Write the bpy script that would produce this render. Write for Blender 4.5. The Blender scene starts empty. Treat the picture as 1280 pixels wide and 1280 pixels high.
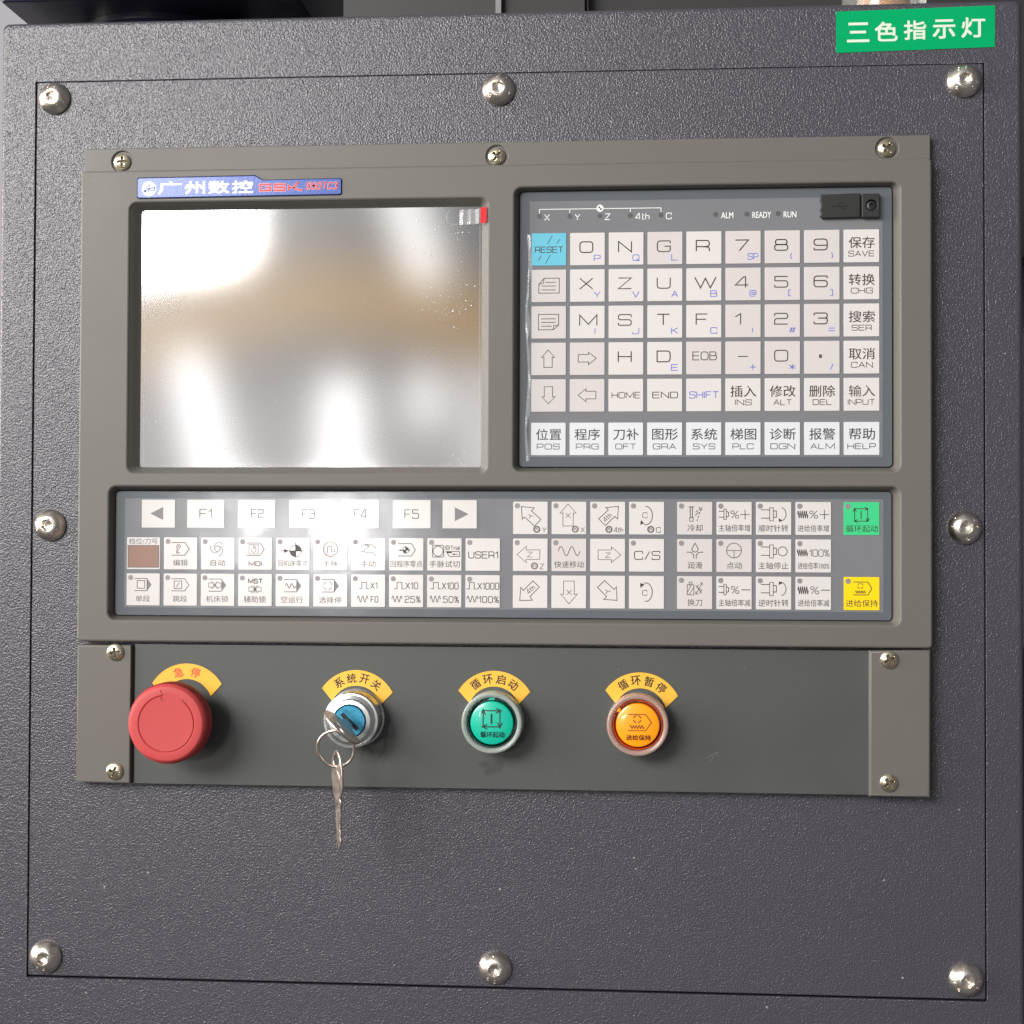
import bpy, math, random
from mathutils import Matrix, Vector

random.seed(7)
C = bpy.context.scene.collection
SC = bpy.context.scene
PI = math.pi
# Panel space, in millimetres: x to the right, y up, z out of the panel towards the viewer.
# World: metres, the panel stands upright, 1.45 m above the floor at its upper edge.
UP = 1.45
def W(p): return Vector((p[0]/1000, -p[2]/1000, UP + p[1]/1000))
def D(p): return Vector((p[0]/1000, -p[2]/1000, p[1]/1000))

# ------------------------------------------------------------------ camera
cd = bpy.data.cameras.new('camera'); cam = bpy.data.objects.new('camera', cd); C.objects.link(cam)
cd.sensor_width = 36; cd.lens = 2104.1/1280*36; cd.clip_start = 0.05; cd.clip_end = 100
r_, u_, f_ = (Vector(D(v)).normalized() for v in ((.99641635, .00383735, -.08449692), (-.00188613, .99972999, .02315989), (-.08456298, .02291752, -.99615455)))
M = Matrix((r_, u_, -f_)).transposed().to_4x4(); M.translation = W((287.39, -202.11, 829.89))
cam.matrix_world = M
SC.camera = cam
SC.view_settings.view_transform = 'Standard'; SC.view_settings.look = 'None'
SC.view_settings.exposure = 0; SC.view_settings.gamma = 1; SC.view_settings.use_curve_mapping = False
try:
    SC.cycles.use_denoising = True; SC.cycles.denoiser = 'OPENIMAGEDENOISE'; SC.cycles.denoising_prefilter = 'FAST'
    SC.cycles.sample_clamp_indirect = 6
except Exception: pass

# ------------------------------------------------------------------ world: the dim workshop all round, with the yellow crane girder behind the photographer
wd = bpy.data.worlds.new('World'); SC.world = wd; wd.use_nodes = True
nt = wd.node_tree; nt.nodes.clear()
def nd(t, **k):
    n = nt.nodes.new(t)
    for a, b in k.items(): setattr(n, a, b)
    return n
def ma(op, *a):
    n = nd('ShaderNodeMath', operation=op)
    for i, x in enumerate(a):
        if isinstance(x, (int, float)): n.inputs[i].default_value = x
        else: nt.links.new(x, n.inputs[i])
    return n.outputs[0]
def ramp01(x, a, b):
    n = nd('ShaderNodeMapRange', interpolation_type='SMOOTHSTEP'); nt.links.new(x, n.inputs[0])
    n.inputs[1].default_value = a; n.inputs[2].default_value = b; return n.outputs[0]
def mixc(f, a, b):
    n = nd('ShaderNodeMix', data_type='RGBA')
    for s, x in ((n.inputs[0], f), (n.inputs[6], a), (n.inputs[7], b)):
        if isinstance(x, tuple): s.default_value = (*x, 1)
        elif isinstance(x, (int, float)): s.default_value = x
        else: nt.links.new(x, s)
    return n.outputs[2]
tc = nd('ShaderNodeTexCoord'); sx = nd('ShaderNodeSeparateXYZ'); nt.links.new(tc.outputs['Generated'], sx.inputs[0])
bx, by, bz = sx.outputs
fw = ma('MAXIMUM', ma('MULTIPLY', by, -1.0), 0.04)
U = ma('DIVIDE', bx, fw); V = ma('DIVIDE', bz, fw)
AMB = 0.46
col = mixc(ramp01(bz, -.75, .55), (.30, .29, .28), (.86, .87, .90))               # floor below, pale roof above
col = mixc(ramp01(U, -.02, .8), col, (.34, .33, .35))                             # the darker end of the hall on the right
arch = ma('ADD', .153, ma('MULTIPLY', -2.0, ma('POWER', ma('ADD', U, .2), 2.0)))
band = ma('ABSOLUTE', ma('SUBTRACT', V, arch))
bf = ma('MULTIPLY', ramp01(band, .036, .010), ramp01(ma('ABSOLUTE', ma('ADD', U, .22)), .24, .10))
col = mixc(ma('MULTIPLY', bf, .85), col, (2.1, 1.3, .5))
low = ma('MULTIPLY', ma('MULTIPLY', ramp01(V, .125, .075), ramp01(V, -.2, -.02)), ramp01(ma('ABSOLUTE', ma('ADD', U, .22)), .26, .10))   # the lit floor behind the photographer
col = mixc(ma('MULTIPLY', low, .9), col, (1.55, 1.48, 1.48))
bgn = nd('ShaderNodeBackground'); nt.links.new(col, bgn.inputs[0]); bgn.inputs[1].default_value = AMB
on = nd('ShaderNodeOutputWorld'); nt.links.new(bgn.outputs[0], on.inputs[0])

# ------------------------------------------------------------------ lamps: windows and hall lights behind the photographer
def lamp(name, u, v, du, dv, rad, tilt=0, dist=2500, colr=(1, .98, .95)):
    """an area lamp seen in the panel, as in a mirror, at u,v (slopes) with half sizes du,dv"""
    s = 830 + dist
    l = bpy.data.lights.new(name, 'AREA'); l.shape = 'RECTANGLE'
    l.size = 2*du*s/1000; l.size_y = 2*dv*s/1000
    l.energy = rad*PI*l.size*l.size_y; l.color = colr
    o = bpy.data.objects.new(name, l); C.objects.link(o)
    o.location = W((287.4 + u*s, -202.1 + v*s, dist))
    tgt = W((200, -190, 0)); q = (tgt - o.location).to_track_quat('-Z', 'Y').to_matrix().to_4x4()
    o.matrix_world = Matrix.Translation(o.location) @ q @ Matrix.Rotation(tilt, 4, 'Z')
    return o
lamp('window_light', -.455, .300, .19, .14, 25, .2)
lamp('hall_light', -.162, .245, .0085, .088, 2.8, .33)
lamp('hall_light', -.268, .055, .0085, .066, 3.0, .22)
lamp('hall_light', -.188, .058, .009, .045, 3.0, 0)
lamp('hall_light', -.187, .013, .012, .010, 215, 0)
lamp('hall_light', -.251, .013, .011, .009, 115, 0)
lamp('hall_light', -.137, .091, .010, .016, 1.7, .05)
lamp('hall_light', -.104, .075, .004, .035, 2.0, .05)
lamp('side_window_light', -1.05, .42, .28, .24, 5.5, 0)
lamp('far_window_light', -2.3, .5, .5, .5, 9, 0, 1400, (1, .9, .82))
lamp('left_window_light', -2.8, .3, .3, .5, 24, 0, 220, (1, .88, .78))

# ------------------------------------------------------------------ materials
def lin(c): return tuple(((x/255)/12.92 if x/255 <= .04045 else ((x/255+.055)/1.055)**2.4) for x in c)
def mat(name, rgb, rough=.5, metal=0, spec=.5, coat=0, coat_r=.1, srgb=True, trans=0, ior=1.45, bumps=(), var=0, rvar=0, vscale=60, aniso=0):
    m = bpy.data.materials.new(name); m.use_nodes = True; t = m.node_tree; b = t.nodes['Principled BSDF']
    c = lin(rgb) if srgb else rgb
    b.inputs['Base Color'].default_value = (*c, 1); b.inputs['Roughness'].default_value = rough
    b.inputs['Metallic'].default_value = metal; b.inputs['Specular IOR Level'].default_value = spec
    b.inputs['Coat Weight'].default_value = coat; b.inputs['Coat Roughness'].default_value = coat_r
    b.inputs['Transmission Weight'].default_value = trans; b.inputs['IOR'].default_value = ior
    tcn = t.nodes.new('ShaderNodeTexCoord')
    geo = t.nodes.new('ShaderNodeNewGeometry')          # world position: grain runs on across neighbouring pieces
    if var or rvar:
        n = t.nodes.new('ShaderNodeTexNoise'); n.inputs['Scale'].default_value = vscale; n.inputs['Detail'].default_value = 6
        t.links.new(geo.outputs['Position'], n.inputs['Vector'])
        if var:
            mx = t.nodes.new('ShaderNodeMix'); mx.data_type = 'RGBA'
            t.links.new(n.outputs[0], mx.inputs[0])
            mx.inputs[6].default_value = (*[x*(1-var) for x in c], 1); mx.inputs[7].default_value = (*[min(1, x*(1+var)) for x in c], 1)
            t.links.new(mx.outputs[2], b.inputs['Base Color'])
        if rvar:
            mr = t.nodes.new('ShaderNodeMapRange'); t.links.new(n.outputs[0], mr.inputs[0])
            mr.inputs[1].default_value = .3; mr.inputs[2].default_value = .7
            mr.inputs[3].default_value = rough-rvar; mr.inputs[4].default_value = rough+rvar
            t.links.new(mr.outputs[0], b.inputs['Roughness'])
    prev = None
    for kind, scale, dist, strength in bumps:
        if kind == 'voronoi':
            n = t.nodes.new('ShaderNodeTexVoronoi'); n.feature = 'SMOOTH_F1'; n.inputs['Scale'].default_value = scale; o = n.outputs['Distance']
        else:
            n = t.nodes.new('ShaderNodeTexNoise'); n.inputs['Scale'].default_value = scale; n.inputs['Detail'].default_value = 2; o = n.outputs[0]
        t.links.new(geo.outputs['Position'], n.inputs['Vector'])
        if kind == 'brush':                              # fine lines along x
            mp = t.nodes.new('ShaderNodeMapping'); mp.inputs['Scale'].default_value = (.03, 1, 1)
            t.links.new(geo.outputs['Position'], mp.inputs[0]); t.links.new(mp.outputs[0], n.inputs['Vector'])
        bp = t.nodes.new('ShaderNodeBump'); bp.inputs['Strength'].default_value = strength; bp.inputs['Distance'].default_value = dist
        t.links.new(o, bp.inputs['Height'])
        if prev: t.links.new(prev, bp.inputs['Normal'])
        prev = bp.outputs[0]
    if prev: t.links.new(prev, b.inputs['Normal'])
    if aniso: b.inputs['Anisotropic'].default_value = aniso
    return m
PAINT = mat('textured cabinet paint', (66, 64, 72), .25, spec=.65, bumps=(('noise', 1150, .00040, .72), ('voronoi', 1500, .00024, .6), ('noise', 260, .0003, .15)), var=.06, vscale=12)
def specks(m, scale, size, rgb):
    t = m.node_tree; b = t.nodes['Principled BSDF']; g = t.nodes.new('ShaderNodeNewGeometry'); v = t.nodes.new('ShaderNodeTexVoronoi'); v.inputs['Scale'].default_value = scale
    t.links.new(g.outputs['Position'], v.inputs['Vector']); r = t.nodes.new('ShaderNodeMapRange'); t.links.new(v.outputs['Distance'], r.inputs[0])
    r.inputs[1].default_value = size; r.inputs[2].default_value = size*.6
    x = t.nodes.new('ShaderNodeMix'); x.data_type = 'RGBA'; t.links.new(r.outputs[0], x.inputs[0])
    if b.inputs['Base Color'].is_linked: t.links.new(b.inputs['Base Color'].links[0].from_socket, x.inputs[6])
    else: x.inputs[6].default_value = b.inputs['Base Color'].default_value
    x.inputs[7].default_value = (*lin(rgb), 1); t.links.new(x.outputs[2], b.inputs['Base Color'])
specks(PAINT, 55, .035, (150, 148, 150))
BEZEL = mat('satin bezel plastic', (101, 98, 93), .42, spec=.35, bumps=(('noise', 2600, .00006, .35),), var=.03, rvar=.05, vscale=14)
STEEL = mat('grey painted face plate', (75, 77, 75), .42, spec=.45, bumps=(('brush', 3000, .00005, .3),), var=.04, rvar=.07, vscale=26)
specks(STEEL, 70, .022, (128, 130, 130)); specks(BEZEL, 48, .018, (150, 146, 138))
MEMB = mat('grey membrane film', (117, 118, 122), .14, spec=.5, bumps=(('noise', 34, .0012, .12), ('noise', 500, .00008, .12)), var=.03, rvar=.05, vscale=40)
MEMB_D = mat('dark membrane border', (92, 97, 102), .14, spec=.5, bumps=(('noise', 34, .0012, .12),), var=.03, vscale=40)
kb = (('noise', 34, .0012, .10), ('noise', 160, .0002, .12))
K_WHITE = mat('white key film', (208, 204, 201), .15, bumps=kb, var=.02, vscale=50)
K_GREY = mat('grey white key film', (201, 195, 193), .15, bumps=kb, var=.03, vscale=50)
K_COOL = mat('cool white key film', (209, 212, 215), .15, bumps=kb, var=.02, vscale=50)
K_CYAN = mat('light blue key film', (104, 184, 206), .2, bumps=kb)
K_GREEN = mat('green key film', (62, 196, 128), .21, bumps=kb)
K_YEL = mat('yellow key film', (238, 205, 20), .21, bumps=kb)
INK = mat('dark key ink', (62, 54, 53), .3); INK2 = mat('faded key ink', (84, 76, 74), .3)
BLUE = mat('blue key ink', (98, 102, 196), .3)
LED = mat('grey lamp window', (138, 132, 132), .3); LED_D = mat('dark lamp window', (86, 84, 86), .3)
BROWN = mat('smoked display window', (140, 108, 94), .22, var=.08, vscale=90); INKG = mat('grey triangle ink', (118, 116, 118), .3)
WHITE_INK = mat('white panel ink', (225, 225, 222), .35)
DARK = mat('dark gap', (14, 14, 15), .6)
SCREEN = mat('filmed lcd glass', (192, 192, 194), .1, metal=1, bumps=(('noise', 9, .001, .015),), rvar=.015, vscale=14)
t_ = SCREEN.node_tree; g_ = t_.nodes.new('ShaderNodeBsdfGlossy'); g_.distribution = 'BECKMANN'; g_.inputs['Color'].default_value = (.44, .44, .445, 1); g_.inputs['Roughness'].default_value = .105
lk = t_.nodes['Principled BSDF'].inputs['Normal'].links
if lk: t_.links.new(lk[0].from_socket, g_.inputs['Normal'])
h_ = t_.nodes.new('ShaderNodeBsdfGlossy'); h_.distribution = 'BECKMANN'; h_.inputs['Color'].default_value = (.042, .042, .042, 1); h_.inputs['Roughness'].default_value = .27   # the milky protective film
a_ = t_.nodes.new('ShaderNodeAddShader'); t_.links.new(g_.outputs[0], a_.inputs[0]); t_.links.new(h_.outputs[0], a_.inputs[1])
t_.links.new(a_.outputs[0], t_.nodes['Material Output'].inputs['Surface'])
BUBBLE = mat('film bubble', (235, 235, 235), .12, metal=.6)
FILM = mat('curled clear film', (232, 232, 235), .14, coat=1, bumps=(('noise', 120, .001, .5),))
FILM.node_tree.nodes['Principled BSDF'].inputs['Alpha'].default_value = .24
RED_TAB = mat('red pull tab', (176, 6, 28), .6, spec=.2)
RUBBER = mat('black rubber', (40, 41, 41), .55, spec=.35, bumps=(('noise', 900, .0002, .3),))
NICKEL = mat('nickel bolt steel', (222, 214, 203), .31, metal=1, bumps=(('noise', 700, .00015, .2),), var=.12, rvar=.06, vscale=220)
ZINC = mat('yellow zinc screw', (216, 206, 176), .24, metal=1, var=.2, rvar=.08, vscale=420)
SILVER = mat('brushed silver ring', (206, 208, 206), .3, metal=1, rvar=.06, vscale=150)
KEYM = mat('worn key nickel', (206, 194, 184), .33, metal=1, var=.1, rvar=.07, vscale=260, bumps=(('noise', 900, .0001, .3),))
LOCK = mat('blue lock face', (56, 136, 168), .33, metal=.55, var=.3, vscale=220, bumps=(('noise', 500, .0002, .4),))
ESTOP = mat('red mushroom plastic', (184, 67, 67), .5, spec=.4, rvar=.05, vscale=60)
ESTOP_D = mat('engraved red', (122, 22, 28), .5)
BLACKP = mat('black plastic', (34, 35, 36), .45)
YELLOW = mat('amber legend label', (236, 178, 58), .4, var=.05, vscale=120)
LINK = mat('black label print', (38, 34, 32), .45); RINK = mat('red label print', (206, 66, 50), .45)
CLEAR = mat('clear guard plastic', (206, 216, 209), .2, trans=.6, ior=1.42)
CLEAR_O = mat('clear guard plastic warm', (222, 190, 176), .2, trans=.6, ior=1.42)
TEAL = mat('green lens', (2, 180, 150), .3, coat=.6, coat_r=.12); TEAL_D = mat('deep green well', (6, 70, 66), .35)
ORANGE = mat('orange lens', (255, 158, 8), .3, coat=.6, coat_r=.12); ORANGE_D = mat('deep orange well', (214, 76, 18), .35)
BADGE = mat('blue badge metal', (30, 64, 142), .32, metal=.1, coat=.35, coat_r=.16, var=.1, bumps=(('noise', 900, .0002, .3),), vscale=300)
BADGE_S = mat('silver badge letters', (164, 167, 174), .34, metal=.25); BADGE_R = mat('red badge letters', (206, 30, 24), .35)
GREEN = mat('green sign film', (2, 154, 94), .6, spec=.06, var=.02); SIGN_W = mat('sign lettering', (206, 218, 202), .5)
ARM = mat('dark blue black arm paint', (28, 30, 46), .32, bumps=(('noise', 500, .0003, .3),)); ARM_E = mat('worn arm edge', (120, 112, 108), .5)
MACH = mat('dark machine sheet', (40, 37, 38), .5, var=.15, vscale=6); MACH_G = mat('grey machine sheet', (120, 119, 126), .45, var=.06, vscale=9)
GLASS = mat('clear lamp tube', (236, 236, 230), .08, trans=.85, ior=1.45); AMBER = mat('amber lamp core', (214, 140, 60), .35)

# ------------------------------------------------------------------ mesh builder (mm, panel axes, relative to the object's own position)
class MB:
    def __init__(s): s.v = []; s.f = []; s.m = []; s.mats = []
    def mi(s, m):
        if m not in s.mats: s.mats.append(m)
        return s.mats.index(m)
    def add(s, vs, fs, m, T=None):
        o = len(s.v); k = s.mi(m)
        s.v += [T(p) if T else tuple(p) for p in vs]
        for f in fs: s.f.append([o+i for i in f]); s.m.append(k)
    def poly(s, pts, z, m): s.add([(x, y, z) for x, y in ccw(pts)], [list(range(len(pts)))], m)
    def box(s, x0, x1, y0, y1, z0, z1, m):
        s.add([(x, y, z) for z in (z0, z1) for x, y in ((x0, y0), (x1, y0), (x1, y1), (x0, y1))],
              [(3, 2, 1, 0), (4, 5, 6, 7), (0, 1, 5, 4), (1, 2, 6, 5), (2, 3, 7, 6), (3, 0, 4, 7)], m)
    def lathe(s, prof, m, n=64, cx=0, cy=0, close=True):
        """prof: (r, z) from the rim inwards / any order; last r=0 closes"""
        vs = []; fs = []
        for r, z in prof: vs += [(cx + r*math.cos(2*PI*i/n), cy + r*math.sin(2*PI*i/n), z) for i in range(n)]
        for j in range(len(prof)-1):
            for i in range(n):
                k = (i+1) % n; fs.append((j*n+i, j*n+k, (j+1)*n+k, (j+1)*n+i))
        s.add(vs, fs, m)
    def field(s, R, nr, na, fn, m, mfn=None):
        """round height field z = fn(x, y, r)"""
        vs = [(0, 0, fn(0, 0, 0))]; 
        for j in range(1, nr+1):
            r = R*j/nr
            vs += [(r*math.cos(2*PI*i/na), r*math.sin(2*PI*i/na), fn(r*math.cos(2*PI*i/na), r*math.sin(2*PI*i/na), r)) for i in range(na)]
        fs = [(0, 1+i, 1+(i+1) % na) for i in range(na)]
        for j in range(nr-1):
            for i in range(na):
                k = (i+1) % na; a = 1+j*na; b = a+na; fs.append((a+i, b+i, b+k, a+k))
        n0 = 1+(nr-1)*na                                  # skirt down to z = 0
        vs += [(vs[n0+i][0], vs[n0+i][1], 0) for i in range(na)]
        fs += [(n0+i, n0+na+i, n0+na+(i+1) % na, n0+(i+1) % na) for i in range(na)]
        s.add(vs, fs, m)
    def stroke(s, pts, w, z, m, closed=False):
        n = len(pts)
        if n < 2: return
        L = []; R = []
        for i, (x, y) in enumerate(pts):
            a = pts[i-1] if (i or closed) else None; b = pts[(i+1) % n] if (i < n-1 or closed) else None
            d1 = nrm(x-a[0], y-a[1]) if a else None; d2 = nrm(b[0]-x, b[1]-y) if b else None
            if d1 is None: d1 = d2
            if d2 is None: d2 = d1
            tx, ty = nrm(d1[0]+d2[0], d1[1]+d2[1])
            if tx == ty == 0: tx, ty = d2
            c = max(.45, tx*d2[0]+ty*d2[1]); h = w/2/c
            L.append((x-ty*h, y+tx*h, z)); R.append((x+ty*h, y-tx*h, z))
        e = n if closed else n-1
        s.add(L+R, [(n+i, n+(i+1) % n, (i+1) % n, i) for i in range(e)], m)
    def tube(s, pts, r, m, n=10, closed=False):
        P = [Vector(p) for p in pts]; N = len(P); vs = []; fs = []; ref = None
        for i in range(N):
            t = (P[(i+1) % N]-P[i-1]) if closed or 0 < i < N-1 else (P[1]-P[0] if i == 0 else P[-1]-P[-2])
            t.normalize()
            if ref is None: ref = t.orthogonal().normalized()
            ref = (ref - t*ref.dot(t)).normalized(); q = t.cross(ref)
            vs += [tuple(P[i] + ref*r*math.cos(2*PI*k/n) + q*r*math.sin(2*PI*k/n)) for k in range(n)]
        for i in range(N if closed else N-1):
            j = (i+1) % N
            for k in range(n): fs.append((i*n+k, i*n+(k+1) % n, j*n+(k+1) % n, j*n+k))
        s.add(vs, fs, m)
    def plate(s, outer, holes, z0, z1, bev, m, T=None):
        """flat sheet with holes and rounded edges"""
        cu = bpy.data.curves.new('tmp', 'CURVE'); cu.dimensions = '2D'; cu.fill_mode = 'BOTH'
        cu.extrude = max(0, (z1-z0)/2-bev); cu.bevel_depth = bev; cu.bevel_resolution = 2; cu.offset = -bev
        for lp in [ccw(outer)] + [ccw(h)[::-1] for h in holes]:
            sp = cu.splines.new('POLY'); sp.points.add(len(lp)-1); sp.use_cyclic_u = True
            for p, (x, y) in zip(sp.points, lp): p.co = (x, y, 0, 1)
        vs, fs = harvest(cu); zc = (z0+z1)/2
        s.add([(x, y, z+zc) for x, y, z in vs], fs, m, T)
    def funnel(s, a, b, z0, z1, m, k=4):
        n = len(a); vs = []
        for j in range(k+1):
            t = j/k; e = t*t*(3-2*t)*.35+t*.65
            vs += [(p[0]+(q[0]-p[0])*t, p[1]+(q[1]-p[1])*t, z0+(z1-z0)*e) for p, q in zip(a, b)]
        s.add(vs, [(j*n+i, j*n+(i+1) % n, (j+1)*n+(i+1) % n, (j+1)*n+i) for j in range(k) for i in range(n)], m)
    def build(s, name, parent=None, pos=(0, 0, 0), smooth=30, flip=False, rot=0):
        me = bpy.data.meshes.new(name); me.from_pydata([D(p) for p in s.v], [], s.f)
        for m in s.mats: me.materials.append(m)
        me.polygons.foreach_set('material_index', s.m); me.validate(); me.update()
        if smooth:
            me.shade_smooth(); me.set_sharp_from_angle(angle=math.radians(smooth))
        o = bpy.data.objects.new(name, me); C.objects.link(o); put(o, parent, pos); return o
POS = {}
def put(o, parent, pos):
    POS[o.name] = pos
    if parent: o.parent = parent; q = POS[parent.name]; o.location = D([pos[i]-q[i] for i in range(3)])
    else: o.location = W(pos)
def nrm(x, y):
    l = math.hypot(x, y); return (x/l, y/l) if l > 1e-9 else (0, 0)
def ccw(p):
    a = sum(p[i-1][0]*p[i][1]-p[i][0]*p[i-1][1] for i in range(len(p)))
    return list(p) if a > 0 else list(p)[::-1]
def harvest(cu):
    o = bpy.data.objects.new('tmp', cu); C.objects.link(o)
    me = bpy.data.meshes.new_from_object(o.evaluated_get(bpy.context.evaluated_depsgraph_get()))
    r = ([tuple(v.co) for v in me.vertices], [list(p.vertices) for p in me.polygons])
    bpy.data.objects.remove(o); bpy.data.meshes.remove(me); bpy.data.curves.remove(cu); return r
def rrect(x0, x1, y0, y1, r, n=5):
    o = []
    for cx, cy, a in ((x1-r, y1-r, 0), (x0+r, y1-r, 90), (x0+r, y0+r, 180), (x1-r, y0+r, 270)):
        o += [(cx+r*math.cos(math.radians(a+90*i/n)), cy+r*math.sin(math.radians(a+90*i/n))) for i in range(n+1)]
    return o
def rect(x0, x1, y0, y1): return [(x0, y0), (x1, y0), (x1, y1), (x0, y1)]
def arc(cx, cy, rx, ry, a0, a1, n=24): return [(cx+rx*math.cos(math.radians(a0+(a1-a0)*i/n)), cy+ry*math.sin(math.radians(a0+(a1-a0)*i/n))) for i in range(n+1)]
def circ(cx, cy, r, n=28): return arc(cx, cy, r, r, 0, 360, n)[:-1]
def tag(o, label, cat=None, group=None, kind=None):
    if label: o['label'] = label
    if cat: o['category'] = cat
    if group: o['group'] = group
    if kind: o['kind'] = kind
    return o
def thing(name, pos, label, cat, group=None):
    o = bpy.data.objects.new(name, None); o.empty_display_size = .02; C.objects.link(o); put(o, None, pos)
    return tag(o, label, cat, group)
def clone(src, parent, pos, rot=0):
    o = src.copy(); C.objects.link(o); put(o, parent, pos); o.rotation_euler = (0, -rot, 0); return o

# ------------------------------------------------------------------ lettering
_g = {}
def glyphs(text):
    """outline type from Blender's own built-in font, flattened"""
    if text not in _g:
        cu = bpy.data.curves.new('tmp', 'FONT'); cu.body = text; cu.size = 1; cu.resolution_u = 3
        vs, fs = harvest(cu); xs = [v[0] for v in vs]; ys = [v[1] for v in vs]
        _g[text] = ([(v[0], v[1]) for v in vs], fs, min(xs), max(xs), min(ys), max(ys))
    return _g[text]
def write(mb, text, x0, y0, x1, y1, z, m, bold=0.0, T=None):
    """type fitted to the box x0..x1, y0 (bottom)..y1 (top); bold thickens the strokes by so many mm"""
    vs, fs, a, b, c, d = glyphs(text); h = bold/2
    for k, (ox, oy) in enumerate(((-h, -h), (h, -h), (h, h), (-h, h), (0, 0)) if bold > 0 else ((0, 0),)):
        mb.add([(x0+h+(x-a)/(b-a)*(x1-x0-bold)+ox, y0+h+(y-c)/(d-c)*(y1-y0-bold)+oy, z+.004*k) for x, y in vs], fs, m, T)
# wide square technical lettering, drawn with strokes; * marks a rounded corner, z a closed path
GL = {'A': (1.15, '0,0 .5,1 1,0;.2,.34 .8,.34'), 'B': (1.1, '0,.53 0,1 .93,1* .93,.53* 0,.53 0,0 1,0* 1,.53* .8,.53'), 'C': (1.15, '1,.7 1,1* 0,1* 0,0* 1,0* 1,.3'),
 'D': (1.15, '0,0 0,1 1,1* 1,0* z'), 'E': (1.1, '1,1 0,1 0,0 1,0;0,.52 .92,.52'), 'F': (1.0, '1,1 0,1 0,0;0,.5 .88,.5'), 'G': (1.2, '1,.76 1,1* 0,1* 0,0* 1,0* 1,.5 .55,.5'),
 'H': (1.15, '0,0 0,1;1,0 1,1;0,.5 1,.5'), 'I': (.04, '.5,0 .5,1'), 'J': (1.0, '1,1 1,0* 0,0* 0,.3'), 'K': (1.1, '0,0 0,1;1,1 0,.42;.33,.6 1,0'), 'L': (1.0, '0,1 0,0 1,0'),
 'M': (1.5, '0,0 0,1 .5,.12 1,1 1,0'), 'N': (1.2, '0,0 0,1 1,0 1,1'), 'O': (1.2, '.0,0* 0,1* 1,1* 1,0* z'), 'P': (1.1, '0,0 0,1 1,1* 1,.4* 0,.4'), 'Q': (1.2, '0,0* 0,1* 1,1* 1,0* z;.6,.3 1.06,-.08'),
 'R': (1.1, '0,0 0,1 1,1* 1,.42* 0,.42;.6,.42 1,.36* 1,0'), 'S': (1.1, '1,.76 1,1* 0,1* 0,.52* 1,.52* 1,0* 0,0* 0,.24'), 'T': (1.1, '0,1 1,1;.5,1 .5,0'), 'U': (1.15, '0,1 0,0* 1,0* 1,1'),
 'V': (1.15, '0,1 .5,0 1,1'), 'W': (1.7, '0,1 .27,0 .5,.9 .73,0 1,1'), 'X': (1.2, '0,1 1,0;0,0 1,1'), 'Y': (1.15, '0,1 .5,.45 1,1;.5,.45 .5,0'), 'Z': (1.1, '0,1 1,1 0,0 1,0'),
 '0': (1.1, '.0,0* 0,1* 1,1* 1,0* z'), '1': (.5, '0,.72 .9,1 .9,0'), '2': (1.1, '0,.76 0,1* 1,1* 1,.52* 0,.52* 0,0 1,0'), '3': (1.1, '0,.78 0,1* 1,1* 1,.53* .3,.53;.7,.53 1,.53* 1,0* 0,0* 0,.22'),
 '4': (1.15, '.78,0 .78,1 .64,1 0,.24 1,.24'), '5': (1.1, '1,1 .02,1 .02,.6 1,.6* 1,0* 0,0* 0,.22'), '6': (1.1, '1,.8 1,1* 0,1* 0,0* 1,0* 1,.58* 0,.58'), '7': (1.1, '0,1 1,1 .3,0'),
 '8': (1.1, '.06,.53* .06,1* .94,1* .94,.53* z;0,0* 0,.53* 1,.53* 1,0* z'), '9': (1.1, '0,.2 0,0* 1,0* 1,1* 0,1* 0,.42* 1,.42'), '-': (1, '0,.5 1,.5'), '+': (1, '0,.5 1,.5;.5,0 .5,1'),
 '/': (.6, '0,0 1,1'), '=': (1, '0,.3 1,.3;0,.75 1,.75'), '#': (1, '.2,0 .45,1;.6,0 .85,1;0,.33 .95,.33;.08,.68 1,.68'), '*': (.9, '.5,0 .5,1;0,.22 1,.78;0,.78 1,.22'), '(': (.3, '1,1 .2,.75 0,.5 .2,.25 1,0'), ')': (.3, '0,1 .8,.75 1,.5 .8,.25 0,0'),
 '[': (.35, '1,1 0,1 0,0 1,0'), ']': (.35, '0,1 1,1 1,0 0,0'), ',': (.2, '.5,.9 .5,.45 0,.1'), '.': (.2, '.5,.1 .5,.35'), ' ': (.5, ''), '%': (1.1, '.1,0 .9,1;0,.6* 0,1* .42,1* .42,.6* z;.58,0* .58,.4* 1,.4* 1,0* z'),
 't': (.6, '.3,1 .3,0* 1,0;0,.7 1,.7'), 'h': (.8, '0,1 0,0;0,.62 1,.62* 1,0'), 'r': (.5, '0,0 0,.66;0,.6 1,.66'), 'i': (.06, '.5,0 .5,.66;.5,.85 .5,1'), 'a': (.8, '0,.66 1,.66* 1,0 0,0* 0,.36* 1,.36'), 'l': (.06, '.5,0 .5,1'),
 '@': (1.1, '.7,.35 .7,.7 .3,.7* .3,.3* .72,.3 1,.3* 1,1* 0,1* 0,0* .8,0')}
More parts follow.
